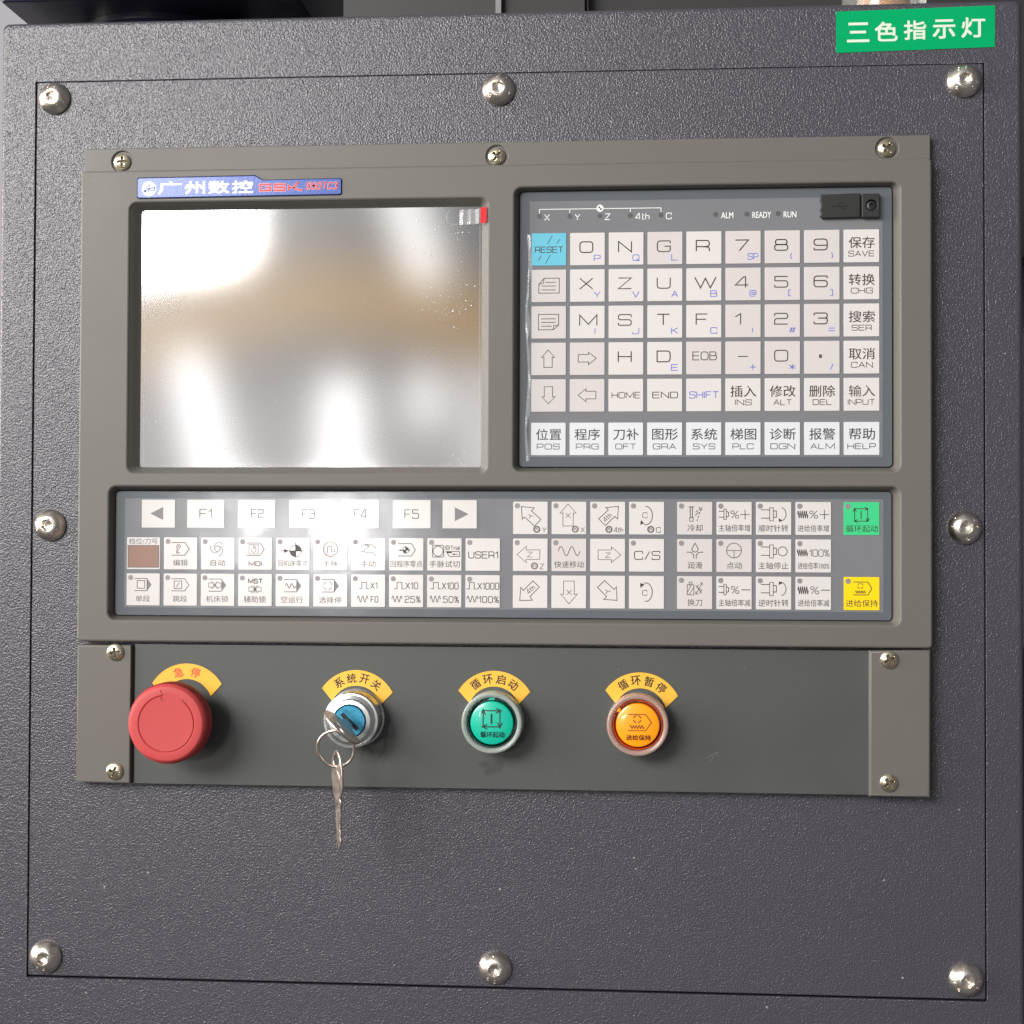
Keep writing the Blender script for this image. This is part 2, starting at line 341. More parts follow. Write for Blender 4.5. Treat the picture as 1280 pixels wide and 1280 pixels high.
def rounded(pts, fl, closed, r):
    o = []; n = len(pts)
    for i, p in enumerate(pts):
        if fl[i] and (closed or 0 < i < n-1):
            a = pts[i-1]; b = pts[(i+1) % n]; la = math.dist(p, a); lb = math.dist(p, b); d = min(r, la*.49, lb*.49)
            ua = nrm(a[0]-p[0], a[1]-p[1]); ub = nrm(b[0]-p[0], b[1]-p[1])
            A = (p[0]+ua[0]*d, p[1]+ua[1]*d); B = (p[0]+ub[0]*d, p[1]+ub[1]*d)
            o += [((1-t)**2*A[0]+2*t*(1-t)*p[0]+t*t*B[0], (1-t)**2*A[1]+2*t*(1-t)*p[1]+t*t*B[1]) for t in (0, .25, .5, .75, 1)]
        else: o.append(p)
    return o
def tech(mb, text, x0, y0, x1, y1, z, m, w=.34, gap=.28, T=None, slant=0):
    """stroke lettering fitted to the box"""
    ws = [GL[c][0] for c in text]; tot = sum(ws)+gap*(len(text)-1)
    x0 += w/2; x1 -= w/2; y0 += w/2; y1 -= w/2; k = (x1-x0)/tot; h = y1-y0; x = x0
    if tot < .1: k = h
    for c, cw in zip(text, ws):
        for path in GL[c][1].split(';'):
            tk = path.split()
            if not tk: continue
            cl = tk[-1] == 'z'; tk = tk[:-1] if cl else tk
            P = [tuple(float(q) for q in t.rstrip('*').split(',')) for t in tk]; F = [t.endswith('*') for t in tk]
            P = [(x+a*cw*k+b*h*slant, y0+b*h) for a, b in P]
            P = rounded(P, F, cl, .3*min(h, max(cw*k, .1)*1.2))
            if T: P = [T(p) for p in P]
            mb.stroke(P, w, z, m, cl)
        x += (cw+gap)*k

# ------------------------------------------------------------------ screws and bolts
def screw_mesh(seed=0):
    mb = MB(); a = seed
    def fn(x, y, r):
        z = 2.5*math.sqrt(max(0, 1-(r/5.2)**2))-.4
        u = x*math.cos(a)+y*math.sin(a); v = -x*math.sin(a)+y*math.cos(a)
        d = max(min(abs(u), abs(v))-.5, max(abs(u), abs(v))-2.4)
        return z-1.9*max(0, min(1, (.22-d)/.4))
    mb.field(4.2, 30, 84, fn, ZINC); return mb
def bolt_mesh():
    mb = MB()
    def fn(x, y, r):
        hx = max(abs(x*math.cos(q)+y*math.sin(q)) for q in (0, PI/3, 2*PI/3))
        if r < 3.7:
            z = 5.75-max(0, (r-3.35))*.8
            return z-(2.6+.5*max(0, 1-r/2.2))*max(0, min(1, (2.75-hx)/.3))
        t = (r-3.7)/4.4
        z = 5.5-4.1*(t*.25+.75*t**2)
        return z
    mb.field(8.1, 44, 96, fn, NICKEL)
    for a, kind in ((75, 0), (110, 1), (215, 2), (300, 0), (335, 1)):   # worn embossed head marks
        x, y = 5.9*math.cos(math.radians(a)), 5.9*math.sin(math.radians(a))
        zz = 5.5-4.1*(.125+.1875)+.05
        pts = {0: arc(x, y, .55, .75, 40, 320, 10), 1: arc(x, y, .5, .8, 0, 360, 12)[:-1], 2: [(x-.5, y+.7), (x+.4, y+.5), (x-.4, y-.1), (x+.5, y-.8)]}[kind]
        mb.tube([(px, py, zz+(5.9-math.hypot(px, py))*.9) for px, py in pts], .2, NICKEL, 6, kind == 1)
    return mb

# ================================================================== the cabinet
PX0, PX1, PY0, PY1 = -27.1, 446.2, -416.9, 35.7
cab = thing('control_cabinet', (209, -500, -120), 'dark grey textured steel control cabinet carrying the whole operator panel', 'cabinet')
mb = MB()
rim = [rrect(-45.6+e, 464.6-e, -620+e, 66.4-e, 3.2) for e in (2.4, 1.5, .7, .18, 0)]
mb.plate(rrect(-43.5, 462.5, -617.9, 64.3, 3.2), [rect(PX0-.5, PX1+.45, PY0-1.0, PY1+.06)], -5, .4, .3, PAINT)
for a, b, z0, z1 in zip(rim, rim[1:], (.4, .22, -.3, -1.2), (.22, -.3, -1.2, -2.4)): mb.funnel(a, b, z0, z1, PAINT, 1)
mb.funnel(rim[4], rim[4], -2.4, -6, PAINT, 1)
mb.build('front_frame', cab)
mb = MB()
mb.plate(rrect(-45.4, 464.4, -620, 66.2, 3), [rrect(-43, 462, -617, 63.8, 2)], -240, -4, .8, PAINT)
mb.build('cabinet_shell', cab)
mb = MB()
mb.box(-42.8, 461.8, -617, 63.6, -14, -8, DARK)
mb.build('gap_backing', cab)
mb = MB()
mb.plate(rrect(PX0, PX1, PY0, PY1, 1.0), [], -5, 0, .5, PAINT)
mp = mb.build('mounting_plate', cab)
b0 = bolt_mesh().build('cap_bolt', mp, (-17.5, 27.05, 0))
rots = [2.0, .2, 3.9, 1.1, 5.2, 2.8, 4.4]
for (x, y), r in zip(((209.6, 27.3), (436.8, 27.05), (-17.5, -190.2), (436.6, -190.2), (-17.6, -407.3), (209.6, -407.4), (436.8, -407.3)), rots):
    clone(b0, mp, (x, y, 0), r)

# ================================================================== the cnc controller
cnc = thing('cnc_controller', (210, -248, 0), 'grey machine controller front with screen, keypad and function key panel', 'controller')
BEZ = [(24.9, 205.0, -163.8, -28.6, 3.6, 29.8, 201.3, -160.6, -31.9, 1.2), (218.4, 404.6, -163.2, -23.7, 3.6, 220.6, 402.0, -161.1, -24.7, 2.0), (15.6, 404.5, -237.2, -170.9, 3.6, 17.3, 401.6, -235.4, -172.8, 2.0)]
mb = MB()
body = rrect(-.4, 420, -248.2, -12.2, 2.0)
mb.plate(body, [rrect(a, b, c, d, r) for a, b, c, d, r, *_ in BEZ], 0.2, 9, 1.0, BEZEL)
for a, b, c, d, r, e, f, g, h, r2 in BEZ:
    mb.funnel(rrect(a-.3, b+.3, c-.3, d+.3, r), rrect(e, f, g, h, r2), 8.5, 2.2, BEZEL)
SCR = ((19.4, -6.8), (209.2, -7.0), (399.3, -6.3))
mb.plate(rrect(0, 420, -13.5, 0, .8), [circ(x, y, 5.4) for x, y in SCR], .25, 5, .5, BEZEL)
mb.box(6, 414, -12.6, -.7, .3, 3.9, BEZEL)
bez = mb.build('front_bezel', cnc)
s0 = screw_mesh().build('mounting_screw', cnc, (*SCR[0], 3.7))
for (x, y), r in zip(SCR[1:], (.9, 2.5)): clone(s0, cnc, (x, y, 3.7), r)

# name badge
mb = MB()
bo = [(28.8, -16.9), (29.6, -16.3), (88.6, -15.9), (92.6, -18.2), (131.4, -17.9), (132.2, -18.6), (132.2, -25.2), (131.4, -25.9), (29.6, -26.4), (28.8, -25.6)]
g = 1.06
mb.plate([((x-80)*1.008+80, (y+21)*1.09-21) for x, y in bo], [], 8.6, 9.05, .02, DARK)
mb.plate(bo, [], 8.8, 9.7, .3, BADGE)
bx_ = lambda X: 28.8+(X-55)/11.26
by_ = lambda Y: -16.2-(Y-74)/11.5
mb.poly(circ(bx_(123), by_(138), 3.7), 9.74, BADGE_S)
for pts in (((95, 160), (128, 108), (120, 160)), ((112, 142), (160, 130)), ((130, 150), (150, 150), (158, 132)), ((88, 150), (112, 150))):
    mb.stroke([(bx_(a), by_(b)) for a, b in pts], .75, 9.78, BADGE)
for ch, a, b in (('广', 172, 312), ('州', 326, 446), ('数', 462, 586), ('控', 597, 720)):
    write(mb, ch, bx_(a), by_(173), bx_(b), by_(97), 9.76, BADGE_S, .5)
for pts in (((820, 123), (760, 123), (760, 158), (818, 158), (818, 141), (790, 141)), ((905, 123), (842, 123), (842, 141), (898, 141), (898, 158), (834, 158)), ((922, 125), (922, 160)), ((925, 143), (950, 143), (968, 122)), ((948, 143), (978, 156), (1000, 160))):
    q = [(bx_(a), by_(b)) for a, b in pts]
    mb.stroke(q, 1.2, 9.74, BADGE_S); mb.stroke(q, .95, 9.78, BADGE_R)
mb.poly(circ(bx_(970), by_(118), .75), 9.79, BADGE_R)
tech(mb, '980TC3', bx_(1016), by_(158), bx_(1196), by_(112), 9.74, BADGE_S, .8, .75, slant=.2)
tech(mb, '980TC3', bx_(1016), by_(157), bx_(1196), by_(113), 9.79, BADGE_R, .6, .75, slant=.2)
tag(mb.build('name_badge', cnc), 'small blue badge with raised silver and red lettering')

# screen with its protective film
mb = MB()
nx, ny = 40, 30
mb.add([(28.2+174.8*i/nx, -161.9+131.4*j/ny, 2.75) for j in range(ny+1) for i in range(nx+1)],
       [(j*(nx+1)+i, j*(nx+1)+i+1, (j+1)*(nx+1)+i+1, (j+1)*(nx+1)+i) for j in range(ny) for i in range(nx)], SCREEN)
mb.stroke([(31.0, -32.5), (31.0, -160.2), (200.7, -160.2), (200.7, -32.5)], .28, 2.80, FILM)
scr = mb.build('screen', cnc)
mb = MB()
def bubble(x, y, r): mb.lathe([(r, 0), (r*.8, r*.35), (r*.4, r*.55), (.001, r*.6)], BUBBLE, 10, x, y)
for i in range(34): bubble(random.gauss(182, 7), random.gauss(-49, 8), random.choice((.16, .22, .3, .42)))
for i in range(46): bubble(min(199, random.gauss(186, 6)), random.gauss(-80, 7), random.choice((.14, .2, .28, .36)))
for i in range(26): bubble(random.uniform(33, 199), random.uniform(-159, -60), random.choice((.15, .22, .28)))
for i in range(22): bubble(random.gauss(184, 9), min(-142, random.gauss(-153, 5)), random.choice((.15, .22, .3)))
for i in range(14): bubble(random.uniform(60, 195), -160+random.uniform(0, 1), .25)
mb.tube([(185.5, -33.5, 0), (183.8, -36, 0), (184.6, -39.4, 0), (187.5, -40.5, 0), (191, -40.2, 0)], .22, FILM, 6)
mb.v = [(x, y, z+2.8) for x, y, z in mb.v]
tag(mb.build('protective_film', scr), 'clear film bubbles and creases on the screen')
mb = MB()
n = 8
def sheet(pts, y0, y1, m, mb):
    vs = [(x, y, z) for y in (y0, y1) for x, z in pts]; k = len(pts)
    mb.add(vs, [(i, i+1, k+i+1, k+i) for i in range(k-1)], m)
sheet([(190.5, 3.1), (192.5, 4.6), (194.6, 3.8), (196.5, 5.4), (198.6, 5.0), (200.6, 6.2)], -40.6, -33.2, FILM, mb)
sheet([(201.4, 6.4), (202.2, 7.2), (203.0, 8.0), (203.8, 8.8), (204.6, 9.3)], -40.6, -33.0, RED_TAB, mb)
tag(mb.build('pull_tab', cnc), 'red pull tab of the screen film')

# ---------------------------------------------------------------- keys
def keybase(w, h, m, e=.25):
    mb = MB(); mb.plate(rrect(-w/2, w/2, -h/2, h/2, .3, 2), [], 0, e, .07, m); return mb
ZI = .29
class Pen:
    """draws in the measured frame of one key (x0,y0 upper left .. x1,y1 lower right) onto the key's mesh"""
    def __init__(s, mb, r, w, h, ink=INK): s.mb = mb; s.r = r; s.w = w; s.h = h; s.ink = ink; s.k = w/(r[2]-r[0])
    def p(s, x, y): r = s.r; return ((x-r[0])/(r[2]-r[0])*s.w-s.w/2, s.h/2-(y-r[1])/(r[3]-r[1])*s.h)
    def L(s, pts, w=.38, closed=False, ink=None): s.mb.stroke([s.p(*q) for q in pts], w, ZI, ink or s.ink, closed)
    def F(s, pts, ink=None): s.mb.poly([s.p(*q) for q in pts], ZI, ink or s.ink)
    def C(s, x, y, rx, a0=0, a1=360, w=.38, ry=None, ink=None):
        c = a1-a0 >= 360; q = arc(x, y, rx, ry or rx, -a0, -a1, 28); s.L(q[:-1] if c else q, w, c, ink)
    def T(s, t, x0, y0, x1, y1, b=0, ink=None, z=0): a = s.p(x0, y1); c = s.p(x1, y0); write(s.mb, t, *a, *c, ZI+z, ink or s.ink, b)
    def M(s, t, x0, y0, x1, y1, w=.32, gap=.3, ink=None): a = s.p(x0, y1); c = s.p(x1, y0); tech(s.mb, t, *a, *c, ZI, ink or s.ink, w, gap)
    def led(s, x, y, ink=LED): s.mb.poly(circ(*s.p(x, y), 1.3, 20), ZI-.01, ink)
    def wave(s, x0, x1, y, amp, n, w=.4): s.L([(x0+(x1-x0)*i/40, y-amp*math.sin(2*PI*n*i/40)) for i in range(41)], w)
    def zig(s, x0, x1, y, amp, n, w=.42):
        q = [(x0, y)]+[(x0+(x1-x0)*(i+.5)/(2*n), y+(amp if i % 2 else -amp)) for i in range(2*n)]+[(x1, y)]
        for a, b in zip(q, q[1:]): s.L([a, b], w*.85)
    def wheel(s, x, y, r=19):
        s.C(x, y, r, w=.42); s.C(x, y, r*.72, w=.18); s.L([(x-r*.35, y+r*.35), (x-r*.35, y-r*.3), (x+r*.15, y-r*.3), (x+r*.15, y+r*.1), (x+r*.5, y+r*.1)], .24)
    def spindle(s, x, y):
        s.L([(x, y-24), (x+48, y-24)]); s.L([(x, y+22), (x+48, y+22)]); s.L([(x+48, y-36), (x+68, y-36), (x+68, y+37), (x+48, y+37)], .3, True); s.L([(x+68, y-18), (x+85, y-18), (x+85, y+17), (x+68, y+17)])
    def spindle_s(s, y):
        s.L([(258, y-18), (287, y-18)]); s.L([(258, y+15), (287, y+15)]); s.L([(287, y-30), (300, y-30), (300, y+28), (287, y+28)], .3, True); s.L([(300, y-18), (313, y-12), (313, y+10), (300, y+15)])

# ---- keypad
mb = MB()
mb.plate(rrect(220.8, 401.8, -160.9, -24.9, 1.8), [], 2.6, 3.9, .25, MEMB_D)
mb.poly(rect(225.6, 397.2, -156.0, -29.6), 3.93, MEMB)
X5 = [230.3, 245.3, 260.2, 275.1, 290.1]
mb.stroke([(X5[0], -35.6), (X5[0], -33.6), (X5[4], -33.6), (X5[4], -35.6)], .36, 3.97, WHITE_INK)
for x in (X5[1], X5[3]): mb.stroke([(x, -33.7), (x, -35.4)], .36, 3.97, WHITE_INK)
mb.stroke([(X5[2], -31.4), (X5[2], -35.4)], .3, 3.97, WHITE_INK)
mb.poly(circ(X5[2], -33.4, 1.75, 20), 3.99, WHITE_INK)
for a in (90, 270): mb.poly([(X5[2], -33.4)]+arc(X5[2], -33.4, 1.05, 1.05, a, a+90, 6), 4.01, MEMB_D)
for x, t, w in zip(X5, ('X', 'Y', 'Z', '4th', 'C'), (2.8, 2.8, 2.7, 7.0, 2.9)): tech(mb, t, x+2.4, -39.3, x+2.4+w, -36.0, 3.98, WHITE_INK, .4, .35)
for t, x0, x1 in (('ALM', 319.4, 325.4), ('READY', 334.6, 343.7), ('RUN', 349.7, 355.9)): write(mb, t, x0, -39.2, x1, -36.2, 3.98, WHITE_INK, .1)
kp = mb.build('keypad_panel', cnc)
lm = MB(); lm.poly(circ(0, 0, 1.25, 20), 3.97, LED_D)
l0 = lm.build('indicator_lamp', kp, (X5[0], -37.1, 0), smooth=0)
for x in X5[1:] + [316.8, 332.0, 347.1]: clone(l0, kp, (x, -37.2, 0))
# film edge lifting along the left of the keypad
mb = MB()
vs = []; NN = 60
for j in range(NN+1):
    y = -46-112*j/NN; w = 1.0+.9*math.sin(j*.33)+.6*math.sin(j*.81+1); 
    for i, (q, zz) in enumerate(((0, .02), (.35, .5), (.7, .62), (1, .03))): vs.append((224.2+.7*math.sin(j*.21)+q*(1.2+w*.5), y, 3.97+zz*(.5+.35*math.sin(j*.5))))
mb.add(vs, [(j*4+i, j*4+i+1, j*4+i+5, j*4+i+4) for j in range(NN) for i in range(3)], FILM)
tag(mb.build('film_crease', kp), 'clear film crease along the left edge of the keypad')

KX0, KY0 = 226.6, -45.5
ROWY = [-45.5-18.05*i for i in range(5)] + [-139.15]
def key_at(mb, parent, x, y, w, h, label, name):          # x,y upper left corner
    return tag(mb.build(name, parent, (x+w/2, y-h/2, 3.94), smooth=30), label)
LT = [['', 'OP', 'NQ', 'GL', 'R', ('7', 'SP'), '8(', '9)'], ['', 'XY', 'ZV', 'UA', 'WB', '4@', '5[', '6]'], ['', 'MI', 'SJ', 'TK', 'FC', '1,', '2#', '3='], ['', '', 'H', 'DE', '', '-+', '0*', './']]
dark = {'O', 'N', 'R', 'H', 'D', 'T', 'W', 'M'}
def kkey(r, c, m, label, draw):
    mb = keybase(17, 16, m); P = Pen(mb, (0, 0, 1, 1), 17, 16); draw(P); key_at(mb, kp, KX0+19*c, ROWY[r], 17, 16, label, 'keypad_key')
for r, row in enumerate(LT):
    for c, t in enumerate(row):
        if not t: continue
        a, b = t[0], t[1] if len(t) > 1 else ''
        def dr(P, a=a, b=b):
            ink = INK if a in dark or not a.isalpha() and a in '69873' else INK2
            wd_ = {'M': .53, 'W': .6, '1': .2, 'T': .38, 'F': .35}.get(a, .405)
            if a == '-': P.L([(.35, .46), (.64, .46)], .5, ink=INK2)
            elif a == '.': P.F([(.42, .41), (.5, .41), (.5, .52), (.42, .52)], INK2)
            else: P.M(a, .263 if a not in 'W' else .22, .262, .263+wd_, .625, .56, ink=ink)
            if b:
                bw = {'SP': .31, '(': .06, ')': .06, '[': .09, ']': .09, ',': .05, 'I': .02, '/': .1}.get(b, .2); cx = {'I': .72, ',': .77, '(': .75, ')': .79, '[': .71, ']': .77}.get(b, .78)
                P.M(b, cx-bw/2, .685, cx+bw/2, .885, .36, ink=BLUE)
        lab = {'(': 'an opening bracket', ')': 'a closing bracket', '[': 'an opening square bracket', ']': 'a closing square bracket', ',': 'a comma', '-': 'minus', '.': 'a point', '+': 'plus', '*': 'a star', '/': 'a slash', '=': 'an equals sign', '#': 'a hash', '@': 'an at sign'}
        kkey(r, c, K_WHITE if (a in dark or a in 'XZUSF' and c < 5) else K_GREY, 'pale key marked '+lab.get(a, a)+(' and '+lab.get(b, b) if b else ''), dr)
def two(cj, en, x0, x1, ink=INK, top=.22):
    def dr(P): P.T(cj, .14, top, .875, top+.35, .05, ink); P.M(en, x0, .645, x1, .823, .33, ink=ink)
    return dr
for r, (cj, en, x0, x1) in enumerate((('保存', 'SAVE', .13, .87), ('转换', 'CHG', .2, .82), ('搜索', 'SER', .22, .79), ('取消', 'CAN', .2, .82), ('输入', 'INPUT', .11, .875))): kkey(r, 8, K_WHITE, 'white key marked '+en, two(cj, en, x0, x1, INK2 if r == 4 else INK))
for c, (cj, en, x0, x1) in enumerate((('插入', 'INS', .27, .75), ('修改', 'ALT', .25, .77), ('删除', 'DEL', .24, .78))): kkey(4, 5+c, K_WHITE, 'white key marked '+en, two(cj, en, x0, x1))
for c, (cj, en, x0, x1) in enumerate((('位置', 'POS', .165, .83), ('程序', 'PRG', .18, .84), ('刀补', 'OFT', .2, .8), ('图形', 'GRA', .16, .83), ('系统', 'SYS', .19, .83), ('梯图', 'PLC', .2, .8), ('诊断', 'DGN', .16, .86), ('报警', 'ALM', .17, .86), ('帮助', 'HELP', .1, .9))): kkey(5, c, K_COOL, 'white key marked '+en+' in the bottom row of the keypad', two(cj, en, x0, x1, top=.185))
kkey(4, 2, K_WHITE, 'white key marked HOME', lambda P: P.M('HOME', .09, .4, .926, .6, .36))
kkey(4, 3, K_WHITE, 'white key marked END', lambda P: P.M('END', .14, .4, .88, .6, .4))
kkey(4, 4, K_WHITE, 'white key marked SHIFT in blue', lambda P: P.M('SHIFT', .08, .39, .93, .61, .38, ink=BLUE))
kkey(3, 4, K_GREY, 'pale key marked EOB', lambda P: P.M('EOB', .17, .3, .87, .57, .44, ink=INK2))
def ikey(r, c, m, rc, label, fn):
    mb = keybase(17, 16, m); P = Pen(mb, rc, 17, 16); fn(P); key_at(mb, kp, KX0+19*c, ROWY[r], 17, 16, label, 'keypad_key')
def _reset(P):
    P.M('RESET', 142, 435, 316, 474, .38)
    for q in (((248, 367), (219, 420)), ((295, 390), (276, 418)), ((181, 490), (162, 520)), ((236, 487), (207, 540))): P.L(q, .3)
ikey(0, 0, K_CYAN, (122, 353, 334, 552), 'light blue RESET key', _reset)
def _pg1(P):
    P.L([(165, 722), (165, 668), (198, 630), (291, 630), (291, 722)], .34, True); P.L([(198, 630), (193, 660), (165, 668)], .3)
    for q in (((205, 655), (268, 655)), ((182, 678), (270, 678)), ((182, 702), (270, 702))): P.L(q, .34)
def _pg2(P):
    P.L([(163, 852), (288, 852), (288, 918), (255, 947), (163, 947)], .34, True); P.L([(255, 947), (258, 922), (285, 918)], .3)
    for q in (((180, 880), (268, 880)), ((180, 902), (268, 902)), ((180, 925), (245, 925))): P.L(q, .34)
ikey(1, 0, K_GREY, (121, 577, 333, 777), 'pale key with a page icon folded at the top left', _pg1)
ikey(2, 0, K_GREY, (121, 802, 333, 1001), 'pale key with a page icon folded at the bottom right', _pg2)
ikey(3, 0, K_GREY, (121, 1027, 333, 1226), 'pale key with an up arrow', lambda P: P.L([(224, 1072), (265, 1118), (249, 1115), (249, 1179), (198, 1179), (198, 1115), (182, 1118)], .33, True))
ikey(3, 1, K_GREY, (355, 1027, 567, 1226), 'pale key with a right arrow', lambda P: P.L([(516, 1125), (468, 1086), (470, 1101), (406, 1101), (406, 1147), (470, 1147), (468, 1164)], .33, True))
ikey(4, 0, K_GREY, (117, 265, 329, 465), 'pale key with a down arrow', lambda P: P.L([(222, 417), (264, 372), (248, 374), (248, 311), (197, 311), (197, 374), (182, 372)], .33, True, INK2))
ikey(4, 1, K_GREY, (355, 265, 567, 465), 'pale key with a left arrow', lambda P: P.L([(406, 364), (455, 324), (453, 340), (515, 340), (515, 387), (453, 387), (455, 405)], .33, True))

# usb cover on the keypad
mb = MB()
mb.plate([(367.4, -28.6), (386.3, -28.2), (386.3, -40.0), (368.0, -40.2), (367.0, -39.2), (367.6, -38), (367.1, -36), (367.7, -34), (367.1, -31.5)], [], 4.0, 6.6, .5, RUBBER)
mb.plate(rrect(387.0, 395.6, -40.3, -28.6, .6), [circ(391.7, -34.3, 2.6)], 4.0, 7.2, .5, RUBBER)
mb.box(385.6, 387.6, -39.6, -28.9, 4.0, 5.2, RUBBER)
mb.stroke([(384.4, -29.5), (384.4, -39.2)], .4, 6.66, BLACKP)
mb.tube([(373, -34.4, 6.6), (380.5, -34.4, 6.6)], .22, RUBBER, 6); mb.tube([(375, -34.4, 6.6), (376.4, -32.9, 6.6), (378, -32.9, 6.6)], .2, RUBBER, 6); mb.tube([(376.2, -34.4, 6.6), (377.6, -35.8, 6.6), (379, -35.8, 6.6)], .2, RUBBER, 6)
usb = mb.build('port_cover', cnc); tag(usb, 'black rubber port cover with a small screw')
mb = MB(); 
mb.field(2.2, 12, 48, lambda x, y, r: 1.5-.25*r*r/4.8-(1.2 if max(abs(x*math.cos(q)+y*math.sin(q)) for q in (0, PI/3, 2*PI/3)) < 1.0 else 0), mat('black oxide screw', (70, 70, 72), .3, metal=.8))
mb.build('cover_screw', usb, (391.7, -34.3, 5.0))

# ---- function key panel
mb = MB()
mb.plate(rrect(17.5, 401.4, -235.2, -173.0, 1.8), [], 2.6, 3.9, .25, MEMB_D)
mb.poly(rect(22.1, 397.4, -231.2, -176.6), 3.93, MEMB)
fp = mb.build('function_key_panel', cnc)
R1, R2, R3 = -178.0, -196.15, -214.25
def fkey(x, y, rc, label, fn, m=K_WHITE, w=17, h=16, led=True, ink=INK):
    mb = keybase(w, h, m); P = Pen(mb, rc, w, h, ink)
    if led: P.led(rc[0]+(rc[2]-rc[0])*.122, rc[1]+(rc[3]-rc[1])*.128)
    fn(P); key_at(mb, fp, x, y, w, h, label, 'function_key')
TY = -177.3
fkey(30.9, TY, (234, 122, 438, 294), 'white key with a solid left triangle', lambda P: P.F([(286, 207), (365, 166), (365, 247)], INKG), h=14, led=False)
for t, x, rc, bb in (('F1', 54.1, (512, 122, 741, 294), (588, 178, 668, 236)), ('F2', 80.0, (825, 122, 1056, 296), (905, 178, 988, 236)), ('F3', 106.0, (-90, 122, 138, 294), (-14, 179, 68, 237)), ('F4', 132.1, (229, 122, 459, 296), (306, 179, 388, 237)), ('F5', 158.0, (545, 122, 779, 297), (617, 180, 708, 238))):
    fkey(x, TY, rc, 'white key marked '+t, lambda P, t=t, bb=bb: P.M(t, *bb, w=.42, gap=.35, ink=INK2), w=18.9, h=14, led=False)
fkey(182.9, TY, (853, 122, 1064, 297), 'white key with a solid right triangle', lambda P: P.F([(928, 166), (1013, 208), (928, 252)], INKG), h=14, led=False)
FX = [23.4+19*i for i in range(10)]
def prog(P, x0, x1, x2, y0, y1, solid=False):
    ym = (y0+y1)/2
    if solid:
        P.L([(x0, y0), (x1, y0)]); P.L([(x0, y1), (x1, y1)]); P.F([(x1-2, y0-2), (x2, ym), (x1-2, y1+2)], INKG)
    else: P.L([(x0, y0), (x1, y0), (x2, ym), (x1, y1), (x0, y1)])
def quad(P, x, y, r):
    P.C(x, y, r, w=.3)
    for a in (0, 180): P.F([(x, y)]+arc(x, y, r, r, a-90, a, 8))
def lockarrows(P, x, y, s=1.0):
    for k in (-1, 1): P.L([(x+k*38*s, y-13), (x+k*20*s, y-13), (x+k*20*s, y-23), (x+k*4, y), (x+k*20*s, y+23), (x+k*20*s, y+13), (x+k*38*s, y+13)], .28, True)
    P.L([(x-12, y-22), (x+12, y+22)], .24); P.L([(x+12, y-22), (x-12, y+22)], .24)
def _win(P):
    P.T('档位/刀号', 153, 360, 332, 397, 0, INK2); P.F([(146, 402), (341, 402), (341, 540), (146, 540)], INK2); P.mb.poly([P.p(*q) for q in ((150, 406), (337, 406), (337, 536), (150, 536))], ZI+.03, BROWN)
fkey(FX[0], R2, (141, 354, 347, 550), 'white tile with a brown display window', _win, led=False)
def _f(P): prog(P, 418, 500, 527, 386, 464); P.L([(447, 420), (452, 400), (468, 400), (474, 410), (456, 436), (452, 452), (472, 446)], .3); P.L([(462, 404), (446, 440), (450, 452)], .3); P.T('编辑', 428, 490, 517, 530)
fkey(FX[1], R2, (370, 354, 576, 552), 'white key with an edit icon', _f)
def _f(P):
    P.C(700, 423, 17, w=.36)
    for a in (20, 140, 260): P.C(700+12*math.cos(math.radians(a)), 423-12*math.sin(math.radians(a)), 34, a+20, a+150, w=.32)
    P.T('自动', 658, 490, 748, 530)
fkey(FX[2], R2, (600, 354, 805, 552), 'white key with a swirl icon', _f)
def _f(P):
    prog(P, 878, 962, 988, 388, 465); P.L([(893, 398), (950, 398), (950, 455), (893, 455)], .3, True)
    P.L([(910, 425), (910, 440), (922, 447), (936, 440), (936, 412), (930, 412), (930, 425), (924, 404), (918, 406), (920, 426)], .28); P.M('MDI', 891, 500, 974, 530, .42, .4)
fkey(FX[3], R2, (828, 355, 1036, 552), 'pale key marked MDI', _f, K_GREY, ink=INK2)
def _f(P):
    quad(P, 1181, 436, 36); P.L([(1181, 380), (1181, 475)]); P.L([(1090, 436), (1235, 436)]); P.F([(1110, 423), (1140, 436), (1110, 449)]); P.T('回机床零点', 1072, 493, 1256, 532)
fkey(FX[4], R2, (1060, 355, 1267, 553), 'white key with a large reference point icon', _f)
def _f(P): P.C(164, 427, 45, w=.42); P.C(164, 427, 36, w=.2); P.L([(146, 452), (146, 412), (170, 412), (170, 440), (190, 440), (190, 420)], .4); P.T('手脉', 118, 496, 210, 535)
fkey(FX[5], R2, (60, 358, 268, 556), 'pale key with a handwheel icon', _f, K_GREY, ink=INK2)
def _f(P):
    P.L([(352, 440), (352, 410), (366, 402), (394, 402), (398, 412), (384, 424), (372, 428), (376, 440), (352, 440)], .32); P.L([(372, 446), (424, 446), (448, 470)], .32); P.L([(366, 402), (392, 396), (420, 398), (448, 424)], .32)
    for i in range(5): P.L([(386+i*12, 398+i*3), (392+i*12, 412+i*3)], .22)
    P.T('手动', 350, 496, 442, 535)
fkey(FX[6], R2, (292, 358, 502, 556), 'pale key with a hand icon', _f, K_GREY, ink=INK2)
def _f(P): prog(P, 577, 662, 686, 392, 468); quad(P, 627, 432, 19); P.L([(582, 432), (655, 432)]); P.L([(627, 405), (627, 456)]); P.F([(592, 425), (606, 432), (592, 439)]); P.T('回程序零点', 533, 496, 730, 537)
fkey(FX[7], R2, (525, 358, 736, 557), 'white key with a reference point inside a pointed frame', _f)
